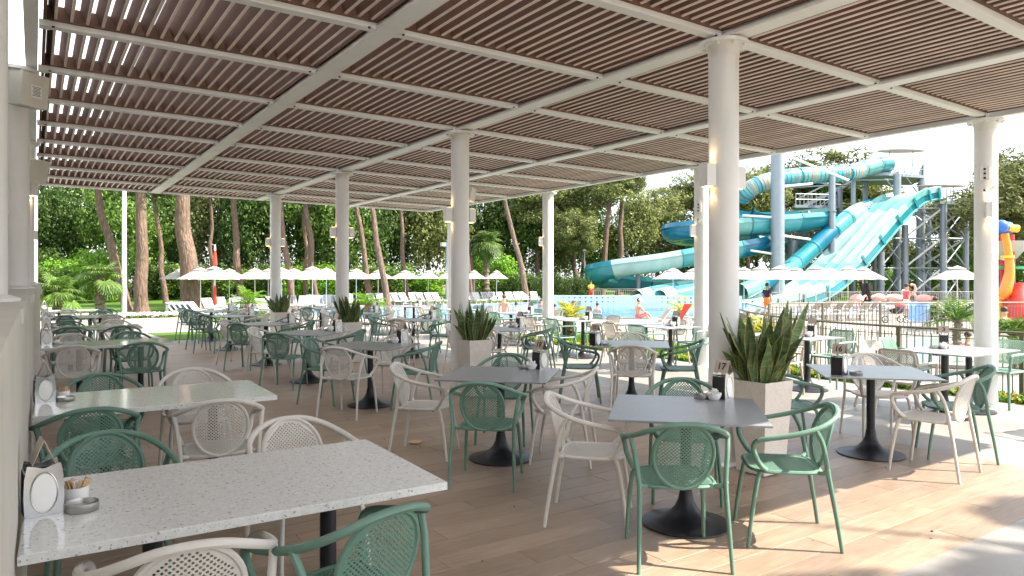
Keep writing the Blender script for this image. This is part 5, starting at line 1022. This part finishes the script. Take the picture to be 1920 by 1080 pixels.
# wide three-lane slide
def lanes():
    W = 2.3; top = [(-W - .18, .55), (-W, .6)]
    for l in range(3):
        x0 = -W + .06 + l * (2 * W - .12) / 3; wd = (2 * W - .12) / 3
        for k in range(7): u = k / 6; top.append((x0 + wd * u, .30 - .32 * math.sin(math.pi * min(1, max(0, u))) if 0 < k < 6 else .34))
    top += [(W, .6), (W + .18, .55)]
    return top + [(x, y - .13 if abs(x) < W else y - .5) for x, y in top[::-1]]
wide = [(1722, 366, 68.2), (1708, 368, 68), (1685, 376, 67.6), (1655, 402, 67), (1625, 436, 66.3), (1592, 474, 65.5), (1560, 508, 64.7), (1528, 535, 63.9), (1490, 554, 63), (1440, 566, 62), (1400, 570, 61.2)]
def wideslide():
    t = thing('wide_slide', 'broad pale turquoise three-lane slide sweeping down left from the lower platform', 'water slide', gr(1722, 68.2, GZ), 0); o = gr(1722, 68.2, GZ); P = [p - o for p in catmull([at(*p) for p in wide], 5)]
    D = (P[-1] - P[0]); D.z = 0; D.normalize(); sd = D.cross(Vector((0, 0, 1))).normalized(); prof = lanes(); S = []
    for i, p in enumerate(P):
        T = (P[min(i + 1, len(P) - 1)] - P[max(i - 1, 0)]).normalized(); up = sd.cross(T).normalized(); S.append([p + sd * x + up * y for x, y in prof])
    n = len(prof); i = 0; c = 0
    while i < len(P) - 1:
        j = min(len(P) - 1, i + 7); b = MB(); b.add([v for s_ in S[i:j + 1] for v in s_], [(a * n + q_, a * n + (q_ + 1) % n, (a + 1) * n + (q_ + 1) % n, (a + 1) * n + q_) for a in range(j - i) for q_ in range(n)]); part('slide_section', b, M['slide_' + ['pale', 'mint', 'pale'][c % 3]], t, smooth=40); i = j; c += 1
    for s_ in (-1, 1):      # side wall below the lip with upright ribs
        b = MB(); vs = []
        for i, p in enumerate(P):
            T = (P[min(i + 1, len(P) - 1)] - P[max(i - 1, 0)]).normalized(); up = sd.cross(T).normalized(); vs += [p + sd * s_ * 2.42 + up * .1, p + sd * s_ * 2.42 - up * .55, p + sd * s_ * 2.30 - up * .55, p + sd * s_ * 2.30 + up * .1]
        b.add(vs, [(a * 4 + q_, a * 4 + (q_ + 1) % 4, a * 4 + 4 + (q_ + 1) % 4, a * 4 + 4 + q_) for a in range(len(P) - 1) for q_ in range(4)]); part('side_skirt', b, M['slide_teal'], t, smooth=40)
        b = MB(); b.tube([p + sd * s_ * 2.45 - (sd.cross((P[min(i + 1, len(P) - 1)] - P[max(i - 1, 0)]).normalized())).normalized() * .6 for i, p in enumerate(P)], .11, 6); part('edge_pipe', b, M['slide_mint'], t)
        for i in range(2, len(P) - 2, 5):
            T = (P[i + 1] - P[i - 1]).normalized(); up = sd.cross(T).normalized(); b = MB(); b.bar(P[i] + sd * s_ * 2.5 + up * .45, P[i] + sd * s_ * 2.5 - up * .55, .05, .12); part('rib', b, M['slide_teal'], t)
    return t
wideslide()
# ---- towers
def lattice(name, lab_, posts, braces, decks=(), rails=(), r=.22, extra=None):
    base = gr(posts[0][0], posts[0][1], GZ); t = thing(name, lab_, 'tower', base, 0); G = lambda px, d, z: gr(px, d, z) - Vector((base.x, base.y, GZ))
    for px, d, z1, rr_, mt in posts:
        b = MB(); p = G(px, d, 0); b.lathe([(rr_, 0), (rr_, z1 - GZ)], 14, (p.x, p.y, 0)); o = part('post', b, M[mt], t)
        for zz in (z1 - GZ) * .33, (z1 - GZ) * .72:
            b = MB(); b.lathe([(rr_ + .09, zz - .05), (rr_ + .09, zz + .05)], 14, (p.x, p.y, 0)); part('collar', b, M[mt], o)
    for a, c, z0, z1, mt in braces: q = MB(); q.tube([G(a[0], a[1], z0), G(c[0], c[1], z1)], .075 if mt != 'white_steel' else .09, 6); part('brace', q, M[mt], t)
    for pts, z in decks: q = MB(); P = [G(a, d, 0) for a, d in pts]; q.prism([(p.x, p.y) for p in P], z - GZ - .28, z - GZ); part('platform', q, M['galv'], t, smooth=0)
    for pts, z in rails:
        P = [G(a, d, z) for a, d in pts]
        for hh in (1.15, .6): q = MB(); q.tube([p + Vector((0, 0, hh)) for p in P], .04, 5); part('handrail', q, M['galv'], t)
        for a, c in zip(P, P[1:]):
            n = max(2, int((c - a).length / .45))
            for k in range(n + 1): p = a.lerp(c, k / n); q = MB(); q.box((p.x, p.y, p.z + .57), (.03 if k not in (0, n) else .05, .03, .57)); part('baluster', q, M['galv'], t, smooth=0)
    return t
zs = [GZ, 2.6, 5.4, 8.2]; pr_ = [(1697, 67.5), (1723, 72), (1769, 66.5), (1811, 68), (1742, 76), (1652, 66)]
br = []
for a, c in ((0, 2), (2, 3), (1, 4), (5, 0), (1, 3)):
    for k in range(3):
        if a == 5 and k == 2: continue
        br += [(pr_[a], pr_[c], zs[k], zs[k + 1], 'white_steel' if (a + c) % 2 == 0 else 'galv'), (pr_[c], pr_[a], zs[k], zs[k + 1], 'galv')]
        br.append((pr_[a], pr_[c], zs[k + 1] - .1, zs[k + 1] - .1, 'galv'))
lattice('slide_tower', 'lower steel slide tower with crossed braces at the right', [(*pr_[0], 6.6, .30, 'galv'), (*pr_[1], 8.3, .26, 'galv'), (*pr_[2], 8.6, .30, 'galv'), (*pr_[3], 8.6, .26, 'galv'), (*pr_[4], 8.3, .2, 'dark_galv'), (*pr_[5], 4.0, .30, 'galv'), (1640, 70, 5.0, .2, 'dark_galv')], br,
        [([(1762, 66), (1815, 67), (1812, 72), (1752, 71)], 8.75)], [([(1775, 66.3), (1813, 67.2), (1810, 71.6)], 8.75)])
lattice('slide_tower', 'upper steel slide tower carrying the highest platform and tube', [(1682, 69.5, 11.7, .36, 'galv'), (1728, 72, 11.7, .32, 'galv'), (1622, 74, 11.6, .25, 'galv'), (1600, 70, 11.4, .22, 'galv'), (1560, 67.5, 11.2, .30, 'galv'), (1575, 75, 11.2, .25, 'dark_galv'), (1512, 74, 8, .28, 'galv'), (1487, 69, 5.2, .5, 'galv'), (1476, 72, 8, .2, 'galv')],
        [((1682, 69.5), (1728, 72), 9.8, 11.4, 'galv'), ((1728, 72), (1700, 70.5), 9.6, 11.5, 'galv'), ((1600, 70), (1682, 69.5), 11.2, 11.2, 'galv'), ((1560, 67.5), (1476, 68), 10.4, 10.2, 'galv'), ((1476, 68), (1622, 74), 11, 11, 'galv'), ((1682, 69.5), (1660, 70), 9.9, 11.4, 'galv'), ((1512, 74), (1575, 75), 3, 7, 'galv'), ((1575, 75), (1512, 74), 3, 7, 'galv')],
        [([(1660, 69.5), (1733, 71.5), (1725, 77), (1600, 77), (1590, 71)], 11.9), ([(1480, 73), (1560, 73), (1560, 76), (1480, 76)], 5.2), ([(1490, 72), (1570, 73), (1570, 76), (1490, 76)], 9.0), ([(1480, 73), (1600, 73), (1600, 76), (1480, 76)], 1.8)],
        [([(1684, 69.9), (1731, 71.6), (1724, 76.5)], 11.9), ([(1575, 72), (1605, 72)], 11.9), ([(1480, 73.2), (1558, 73.2)], 5.2), ([(1492, 72.4), (1568, 73.2)], 9.0), ([(1482, 73.2), (1598, 73.2)], 1.8)])
def stairs(px0, px1, d, z0, z1, lab_):
    a = gr(px0, d, z0); c = gr(px1, d, z1); base = gr(px0, d, GZ); t = thing('stair', lab_, 'stair', base, 0); a = a - base; c = c - base; sd = Vector((SN, CS, 0)) * .55
    for s_ in (-1, 1):
        q = MB(); q.bar(a + sd * s_, c + sd * s_, .03, .14); part('stringer', q, M['galv'], t); q = MB(); q.tube([a + sd * s_ + Vector((0, 0, 1.1)), c + sd * s_ + Vector((0, 0, 1.1))], .035, 5); part('handrail', q, M['galv'], t)
    n = 16
    for k in range(n): p = a.lerp(c, (k + .5) / n); q = MB(); q.box(p, (.16, .5, .02), rz=-YAW); part('step', q, M['dark_galv'], t, smooth=0)
stairs(1480, 1560, 74.5, 5.2, 9.0, 'steel stair flight just left of the upper slide tower'); stairs(1590, 1500, 75.5, 1.8, 5.2, 'lower steel stair flight behind the diagonal tube'); stairs(1498, 1600, 76, 9.0, 11.9, 'top steel stair flight behind the striped tube')
pt = thing('steel_mast', 'very tall thick grey steel post standing before the slides', 'post', gr(1458, 65, GZ), 0)
q = MB(); q.lathe([(.60, 0), (.60, 14)], 24); part('shaft', q, M['galv'], pt)
for z_, dx, dz in ((10.4, 3.2, .3), (7.6, -3.2, .2), (6.0, 3.0, -.4), (13.6, 6.5, -2.6), (4.2, -2.5, .4)): q = MB(); q.tube([(0, 0, z_), (dx * CS, -dx * SN, z_ + dz)], .11, 8); part('arm', q, M['white_steel'], pt)
p2 = thing('steel_mast', 'short grey steel post beside the left end of the blue slide', 'post', gr(1197, 66, GZ), 0); q = MB(); q.lathe([(.20, 0), (.20, 3.9)], 16); part('shaft', q, M['galv'], p2); q = MB(); q.tube([(0, 0, 3.7), (1.2 * CS, -1.2 * SN, 3.0)], .05, 6); part('arm', q, M['galv'], p2)
for k, (px, py, d, l_) in enumerate([(1690, 284, 72, 'pale leaf-shaped shade above the highest platform'), (1765, 350, 70, 'pale leaf-shaped shade above the lower platform')]):
    c = at(px, py, d); t = thing('shade_canopy', l_, 'canopy', (c.x, c.y, c.z), -YAW); b = MB(); b.prism([(2.4 * math.cos(a), 1.0 * math.sin(a)) for a in [2 * math.pi * i / 20 for i in range(20)]], 0, .12); part('shade', b, M['canvas'], t, smooth=0)
    for dx in (-1.2, 1.2): q = MB(); q.tube([(dx, 0, 0), (dx * .9, 0, -2.3 if k == 0 else -1.6)], .05, 6); part('pole', q, M['galv'], t)
# ================================================================ play tower at the right edge
pd = 27.0
pb = gr(1895, pd, GZ); pl_ = thing('play_tower', 'colourful water play tower with blue balls and an orange slide at the right edge', 'play tower', pb, -YAW)
LP = lambda px, py, dd=0: Vector(((px - 1895) / FPX * (pd + dd), dd, CAMZ - GZ - (py - CY) / FPX * (pd + dd)))
def pp(name, b, m, smooth=45): return part(name, b, M[m], pl_, smooth=smooth)
b = MB(); b.ball(LP(1877, 425), .26, 16, 10); pp('ball', b, 'blue'); b = MB(); b.ball(LP(1905, 428, .5), .26, 16, 10); pp('ball', b, 'blue')
b = MB(); b.tube([LP(1890, 427), LP(1908, 429)], [.12, .15], 12); pp('hub', b, 'yellow')
b = MB(); b.tube(catmull([LP(1884, 438), LP(1890, 470), LP(1893, 510), LP(1885, 545), LP(1878, 562)], 4), [.13] * 5 + [.14, .15, .16, .17, .18, .2, .21, .22, .2, .16, .1, .06], 14); pp('orange_chute', b, 'orange')
b = MB(); b.tube([LP(1889, 479), LP(1889, 484)], .22, 14); pp('collar', b, 'yellow')
b = MB(); b.tube([LP(1914, 440, .6), LP(1916, 530, .6), LP(1912, 640, .6)], .15, 12); pp('red_pole', b, 'red'); b = MB(); b.tube([LP(1935, 440, 1.6), LP(1935, 640, 1.6)], .15, 12); pp('red_pole', b, 'red')
c = LP(1915, 455, 1.0); b = MB(); b.lathe([(.05, -.75), (.35, -.68), (.6, -.35), (.7, 0), (.66, 0), (.55, -.33), (.3, -.6)], 20, tuple(c + Vector((.1, 0, .05))), cap=False); pp('tipping_bucket', b, 'canvas')
b = MB(); b.tube([LP(1902, 455, .9), LP(1935, 456, .9)], .07, 8); pp('bar', b, 'orange')
for px, py, m_, r_ in ((1912, 502, 'green_paint', .75), (1918, 533, 'blue', .65)): c = LP(px, py, .8); b = MB(); b.lathe([(r_, -.05), (r_, .05)], 24, tuple(c)); pp('disc', b, m_)
b = MB(); b.tube(catmull([LP(1925, 545, .3), LP(1905, 575, -.2), LP(1900, 620, -.6), LP(1893, 655, -.9)], 5), .42, 14); pp('red_slide', b, 'red')
b = MB(); b.tube(catmull([LP(1890, 560, .6), LP(1880, 600, .2), LP(1876, 650, 0)], 4), .2, 12); pp('yellow_slide', b, 'yellow')
b = MB(); b.tube([LP(1905, 560, 1), LP(1905, 660, 1)], .12, 10); pp('yellow_pole', b, 'yellow')
# ================================================================ poles, lamps, flags
def pole(px, d, z1, r, lab_, name='lamp_post', head=None):
    t = thing(name, lab_, 'post', gr(px, d, GZ), 0); q = MB(); q.lathe([(r, 0), (r * .8, z1 - GZ)], 12); part('shaft', q, M['galv'] if r < .1 else M['white_tube'], t)
    if head == 'globe': q = MB(); q.ball((0, 0, z1 - GZ + .1), .2, 12, 8, (1.2, 1.2, .6)); part('lantern', q, M['canvas'], t)
    if head == 'flood':
        for s_ in (-1, 1): q = MB(); q.box((s_ * .3, 0, z1 - GZ - .2), (.2, .18, .16)); part('floodlight', q, M['render_wall'], t, smooth=0)
pole(233, 40, 7.2, .13, 'tall plain pale grey pole between the left pines', 'mast'); pole(1096, 76, 4.4, .06, 'slim street lamp before the dark pines', head='globe'); pole(837, 60, 4.6, .07, 'slim pole with pale floodlights left of the middle column', head='flood')
t = thing('flag', 'red and white furled flag on a pole among the left parasols', 'flag', gr(403, 36.5, GZ), 0)
q = MB(); q.lathe([(.03, 0), (.03, 3.75)], 8); part('pole', q, M['white_steel'], t); q = MB(); q.lathe([(.08, 2.7), (.12, 2.75), (.09, 3.2), (.045, 3.5)], 10); part('red_cloth', q, M['red_cloth'], t); q = MB(); q.lathe([(.052, 3.5), (.04, 3.75), (.01, 3.8)], 10); part('white_tip', q, M['white_cloth'], t); q = MB(); q.lathe([(.06, .7), (.11, .8), (.06, 1.5), (.03, 1.7)], 10); part('red_cloth', q, M['red_cloth'], t)
for k, (px, d) in enumerate([(313, 29.0)]):
    t = thing('bollard_light', 'short dark bollard light in the white flower bed', 'bollard', gr(px, d, -.05), 0); q = MB(); q.box((0, 0, .28), (.05, .05, .28)); part('body', q, M['dark_galv'], t, smooth=0); q = MB(); q.box((0, 0, .575), (.055, .055, .015)); part('cap', q, M['black_metal'], t, smooth=0)
# ---- flamingo statues
def flamingo(px, d, ang, lab_, headup):
    t = thing('flamingo_statue', lab_, 'flamingo statue', gr(px, d, GZ), ang, 'flamingo statues behind the fence')
    b = MB(); b.ball((0, 0, 1.0), .3, 14, 10, (1.35, .8, .75)); pts = catmull([(-.36, 0, 1.05), (-.5, 0, 1.02), (-.62, 0, .93)], 3); b.tube(pts, [.12, .10, .09, .07, .05, .03, .01], 8); part('body', b, M['pink'], t)
    nk = [(.3, 0, 1.05), (.45, 0, 1.25), (.38, 0, 1.5), (.44, 0, 1.72), (.56, 0, 1.72)] if headup == 2 else [(.3, 0, 1.05), (.45, 0, 1.2), (.42, 0, 1.38), (.55, 0, 1.42), (.6, 0, 1.25)] if headup else [(.3, 0, 1.05), (.42, 0, .85), (.55, 0, 1.05), (.75, 0, 1.12), (.88, 0, .95)]
    P = catmull(nk, 4); b = MB(); b.tube(P, [.075 - .035 * i / (len(P) - 1) for i in range(len(P))], 8); b.ball(P[-1], .075, 10, 7); part('neck', b, M['pink'], t)
    e = P[-1]; b = MB(); b.tube([e, e + Vector((.12, 0, -.03)), e + Vector((.16, 0, -.11))], [.035, .025, .008], 7); part('beak', b, M['black_plastic'], t)
    for y, dx in ((-.08, .0), (.08, .08)): b = MB(); b.tube([(0, y, .8), (dx, y, .4), (.02, y, 0)], .02, 6); part('leg', b, M['pink'], t)
flamingo(1607, 38, 0.5 - YAW, 'pink flamingo statue with its head lowered, leftmost behind the fence', 0); flamingo(1648, 39, .3 - YAW, 'smaller pink flamingo statue with a drooping neck, second from the left', 0)
flamingo(1678, 38, .1 - YAW, 'pink flamingo statue with an S-shaped neck behind the pushchair', 1); flamingo(1732, 37, 2.6 - YAW, 'pink flamingo statue with its neck stretched straight up', 2)
# ---- pushchair
t = thing('pushchair', 'dark three-wheeled pushchair with a lilac hood behind the fence', 'pushchair', gr(1680, 33, GZ), -YAW)
for x, y in ((.35, .25), (.35, -.25), (-.5, 0)):
    P = [(x + .15 * math.cos(a), y, .16 + .15 * math.sin(a)) for a in [2 * math.pi * k / 16 for k in range(16)]]; q = MB(); q.tube(P, .025, 6, closed=True); wh_ = part('wheel', q, M['black_plastic'], t); q = MB(); q.ball((x, y, .16), .05, 8, 6); part('hub', q, M['steel'], wh_)
q = MB(); q.tube([(-.5, 0, .16), (-.1, 0, .55), (.35, .25, .16)], .02, 6); q.tube([(-.1, 0, .55), (.35, -.25, .16)], .02, 6); q.tube([(-.1, .2, .45), (.45, .22, 1.0), (.5, 0, 1.05), (.45, -.22, 1.0), (-.1, -.2, .45)], .018, 6); part('frame', q, M['steel'], t)
q = MB(); q.ball((.02, 0, .6), .28, 12, 8, (1.2, .8, .7)); part('seat', q, M['dark_cloth'], t); q = MB(); q.ball((.18, 0, .8), .26, 12, 8, (1, .9, .75)); part('hood', q, M['pink_cloth'], t); q = MB(); q.ball((-.28, 0, .72), .2, 10, 7, (1.2, 1, .5)); part('blanket', q, M['white_cloth'], t)
# ================================================================ people
def person(p, ang, lab_, J, shirt=None, short=None, hair='hair', cap=None, skirt=False, name='person', scale=1.0):
    t = thing(name, lab_, 'person', p, ang); t.scale = (scale,) * 3
    me = bpy.data.meshes.new('body'); K = {k: i for i, k in enumerate(J)}
    E_ = [('pelvis', 'spine'), ('spine', 'chest'), ('chest', 'neck'), ('neck', 'head0'), ('head0', 'head'), ('chest', 'shl'), ('chest', 'shr'), ('shl', 'ell'), ('ell', 'wrl'), ('wrl', 'hal'), ('shr', 'elr'), ('elr', 'wrr'), ('wrr', 'har'), ('pelvis', 'hil'), ('pelvis', 'hir'), ('hil', 'knl'), ('knl', 'anl'), ('anl', 'tol'), ('hir', 'knr'), ('knr', 'anr'), ('anr', 'tor')]
    RA = {'pelvis': .125, 'spine': .115, 'chest': .135, 'neck': .055, 'head0': .085, 'head': .09, 'shl': .06, 'shr': .06, 'ell': .042, 'elr': .042, 'wrl': .028, 'wrr': .028, 'hal': .035, 'har': .035, 'hil': .09, 'hir': .09, 'knl': .058, 'knr': .058, 'anl': .038, 'anr': .038, 'tol': .035, 'tor': .035}
    E_ = [e for e in E_ if e[0] in J and e[1] in J]
    me.from_pydata([J[k] for k in J], [(K[a], K[c]) for a, c in E_], []); o = bpy.data.objects.new('body', me); o.parent = t; sc.collection.objects.link(o); me.materials.append(M['skin'])
    sk = o.modifiers.new('skin', 'SKIN'); sk.use_smooth_shade = True; ss = o.modifiers.new('sub', 'SUBSURF'); ss.levels = 1; ss.render_levels = 2
    for k, i in K.items(): r_ = RA[k]; me.skin_vertices[0].data[i].radius = (r_, r_ * (.72 if k in ('chest', 'spine', 'pelvis') else 1)); 
    me.skin_vertices[0].data[K['pelvis']].use_root = True
    V = {k: Vector(v) for k, v in J.items()}; h = V['head']; hd = (V['head'] - V['head0']).normalized()
    q = MB(); q.ball(h + hd * .03 + Vector((0, -.015, .015)), .108, 12, 8, (.9, 1.02, .95)); part('hair', q, M[hair], t)
    q = MB(); q.ball(V['head0'] + Vector((0, .088, .03)), .017, 6, 5, (.8, 1.2, 1.4)); part('nose', q, M['skin'], t)
    if cap: q = MB(); q.ball(h + hd * .05, .118, 12, 8, (.92, 1.05, .75)); q.box(h + Vector((0, .15, .03)), (.06, .07, .01)); part('cap', q, M[cap], t)
    if shirt:
        q = MB(); q.tube([V['pelvis'] + Vector((0, 0, .04)), V['spine'], V['chest'] + Vector((0, 0, -.02)), V['chest'] + Vector((0, 0, .08)), V['neck'] + Vector((0, 0, -.05))], [.145, .145, .17, .15, .07], 12); 
        for s_ in 'lr': q.tube([V['sh' + s_].lerp(V['chest'], .3), V['sh' + s_], V['sh' + s_].lerp(V['el' + s_], .6)], [.09, .082, .07], 8)
        part('shirt', q, M[shirt], t)
    if short:
        q = MB(); q.tube([V['pelvis'] + Vector((0, 0, .1)), V['pelvis'] + Vector((0, 0, -.06))], [.145, .15], 12)
        for s_ in 'lr':
            if 'hi' + s_ in V and 'kn' + s_ in V: q.tube([V['hi' + s_], V['hi' + s_].lerp(V['kn' + s_], .75)], [.105, .09], 9)
        part('shorts', q, M[short], t)
    return t
STAND = dict(pelvis=(0, 0, .95), spine=(0, 0, 1.12), chest=(0, 0, 1.33), neck=(0, 0, 1.5), head0=(0, .01, 1.6), head=(0, .01, 1.68), shl=(-.18, 0, 1.42), shr=(.18, 0, 1.42), ell=(-.24, -.02, 1.14), elr=(.24, -.02, 1.14), wrl=(-.22, .08, .9), wrr=(.22, .08, .9), hal=(-.21, .11, .8), har=(.21, .11, .8), hil=(-.09, 0, .9), hir=(.09, 0, .9), knl=(-.11, .02, .5), knr=(.11, .02, .5), anl=(-.12, 0, .08), anr=(.12, 0, .08), tol=(-.13, .17, .03), tor=(.13, .17, .03))
CROSS = dict(STAND, ell=(-.25, .05, 1.15), elr=(.25, .05, 1.15), wrl=(.05, .2, 1.2), wrr=(-.05, .21, 1.16), hal=(.13, .17, 1.22), har=(-.13, .18, 1.14))
SIT = dict(pelvis=(0, 0, .1), spine=(0, -.03, .28), chest=(0, -.02, .5), neck=(0, 0, .67), head0=(0, .04, .77), head=(0, .05, .85), shl=(-.17, 0, .59), shr=(.17, 0, .59), ell=(-.24, .06, .34), elr=(.24, .12, .36), wrl=(-.2, .25, .22), wrr=(.18, .33, .3), hal=(-.18, .33, .2), har=(.16, .41, .3), hil=(-.1, .02, .1), hir=(.1, .02, .1), knl=(-.12, .42, .3), knr=(.12, .44, .28), anl=(-.12, .66, .0), anr=(.12, .68, .0), tol=(-.12, .8, .0), tor=(.12, .8, .0))
TORSO = {k: (v[0], v[1], v[2] - .95) for k, v in STAND.items() if k[:2] not in ('kn', 'an', 'to', 'hi')}
fv = lambda px, extra=0: facing(px) + math.pi + extra
person(gr(1108, 63, GZ), fv(1108), 'standing person with folded arms in a yellow shirt and red shorts by the pool', CROSS, 'lime_cloth', 'red_cloth')
person(gr(1640, 74, 11.9), fv(1640, .4), 'person in a lime shirt and red shorts on the highest slide platform', STAND, 'lime_cloth', 'red_cloth', scale=1.05)
person(gr(1612, 74.5, 11.9), fv(1612), 'bather waiting at the railing of the highest slide platform', STAND, None, 'pink_cloth')
person(gr(1197, 31, GZ + .3), fv(1197, 2.2), 'woman in a white cap and red swimsuit sitting before the pool', SIT, None, 'pink_cloth', cap='white_cloth', scale=.92)
person(gr(945, 35.3, GZ + .32), fv(945, 2.8), 'bare-backed bather with short hair standing in the pool behind the middle planter', TORSO, None, None, scale=1.1)
person(gr(968, 44, GZ + .05), fv(968, 1), 'swimmer low in the water right of the bare-backed bather', {k: (v[0], v[1], v[2] - .35) for k, v in TORSO.items()})
for k, (px, d) in enumerate([(1015, 50), (1040, 40), (1075, 46), (1120, 42)]): person(gr(px, d, GZ - .25), fv(px, k), 'distant swimmer in the pool, %s from the left by the yellow palm' % NTH[k], TORSO)
person(gr(1438, 38, GZ), fv(1438, 2.5), 'person with a dark life vest over orange trunks right of the nearest column', STAND, 'navy_cloth', 'orange')
person(gr(1700, 34.5, GZ), fv(1700, 2.0), 'person in a pink top leaning behind the pushchair', STAND, 'pink_cloth', 'white_cloth')
person(gr(1752, 29.4, GZ + .32), fv(1752, 2.2), 'dark-haired person in black sitting on the lounger with the blue towel', SIT, 'dark_cloth', 'navy_cloth')
person(gr(1866, 17.5, GZ + .05), fv(1866, 1.4), 'child bending at the edge of the paddling pool behind the outer column', {k: (v[0], v[1] + (.25 if v[2] > 1.2 else 0), v[2] * .98) for k, v in STAND.items()}, None, 'dark_cloth', scale=.75)
person(gr(1815, 20, GZ - .2), fv(1815, 2), 'swimmer in the paddling pool with a pink ring', TORSO, scale=.9)
q = MB(); q.tube([(.36 * math.cos(a), .36 * math.sin(a), 0) for a in [2 * math.pi * k / 20 for k in range(20)]], .11, 10, closed=True); tag(part('swim_ring', q, M['pink_cloth'], loc=gr(1800, 20.3, GZ + .1)), 'pink inflatable ring floating in the paddling pool', 'swim ring')
scatter('floor_crumbs', lambda rg: (.3 + 6.3 * rg.random(), 2.1 + 7 * rg.random() ** 1.4, .002), 90, .006, M['bark'], 'crumbs', 'dark crumbs and leaf scraps scattered over the plank floor', seed=31)
# litter on the floor
q = MB(); q.lathe([(.05, 0), (.065, .02), (.05, .024), (.0, .02)], 14); tag(part('dropped_cup', q, M['kraft'], loc=(3.05, 6.2, 0)), 'crushed brown paper cup on the floor left of table 18', 'cup')
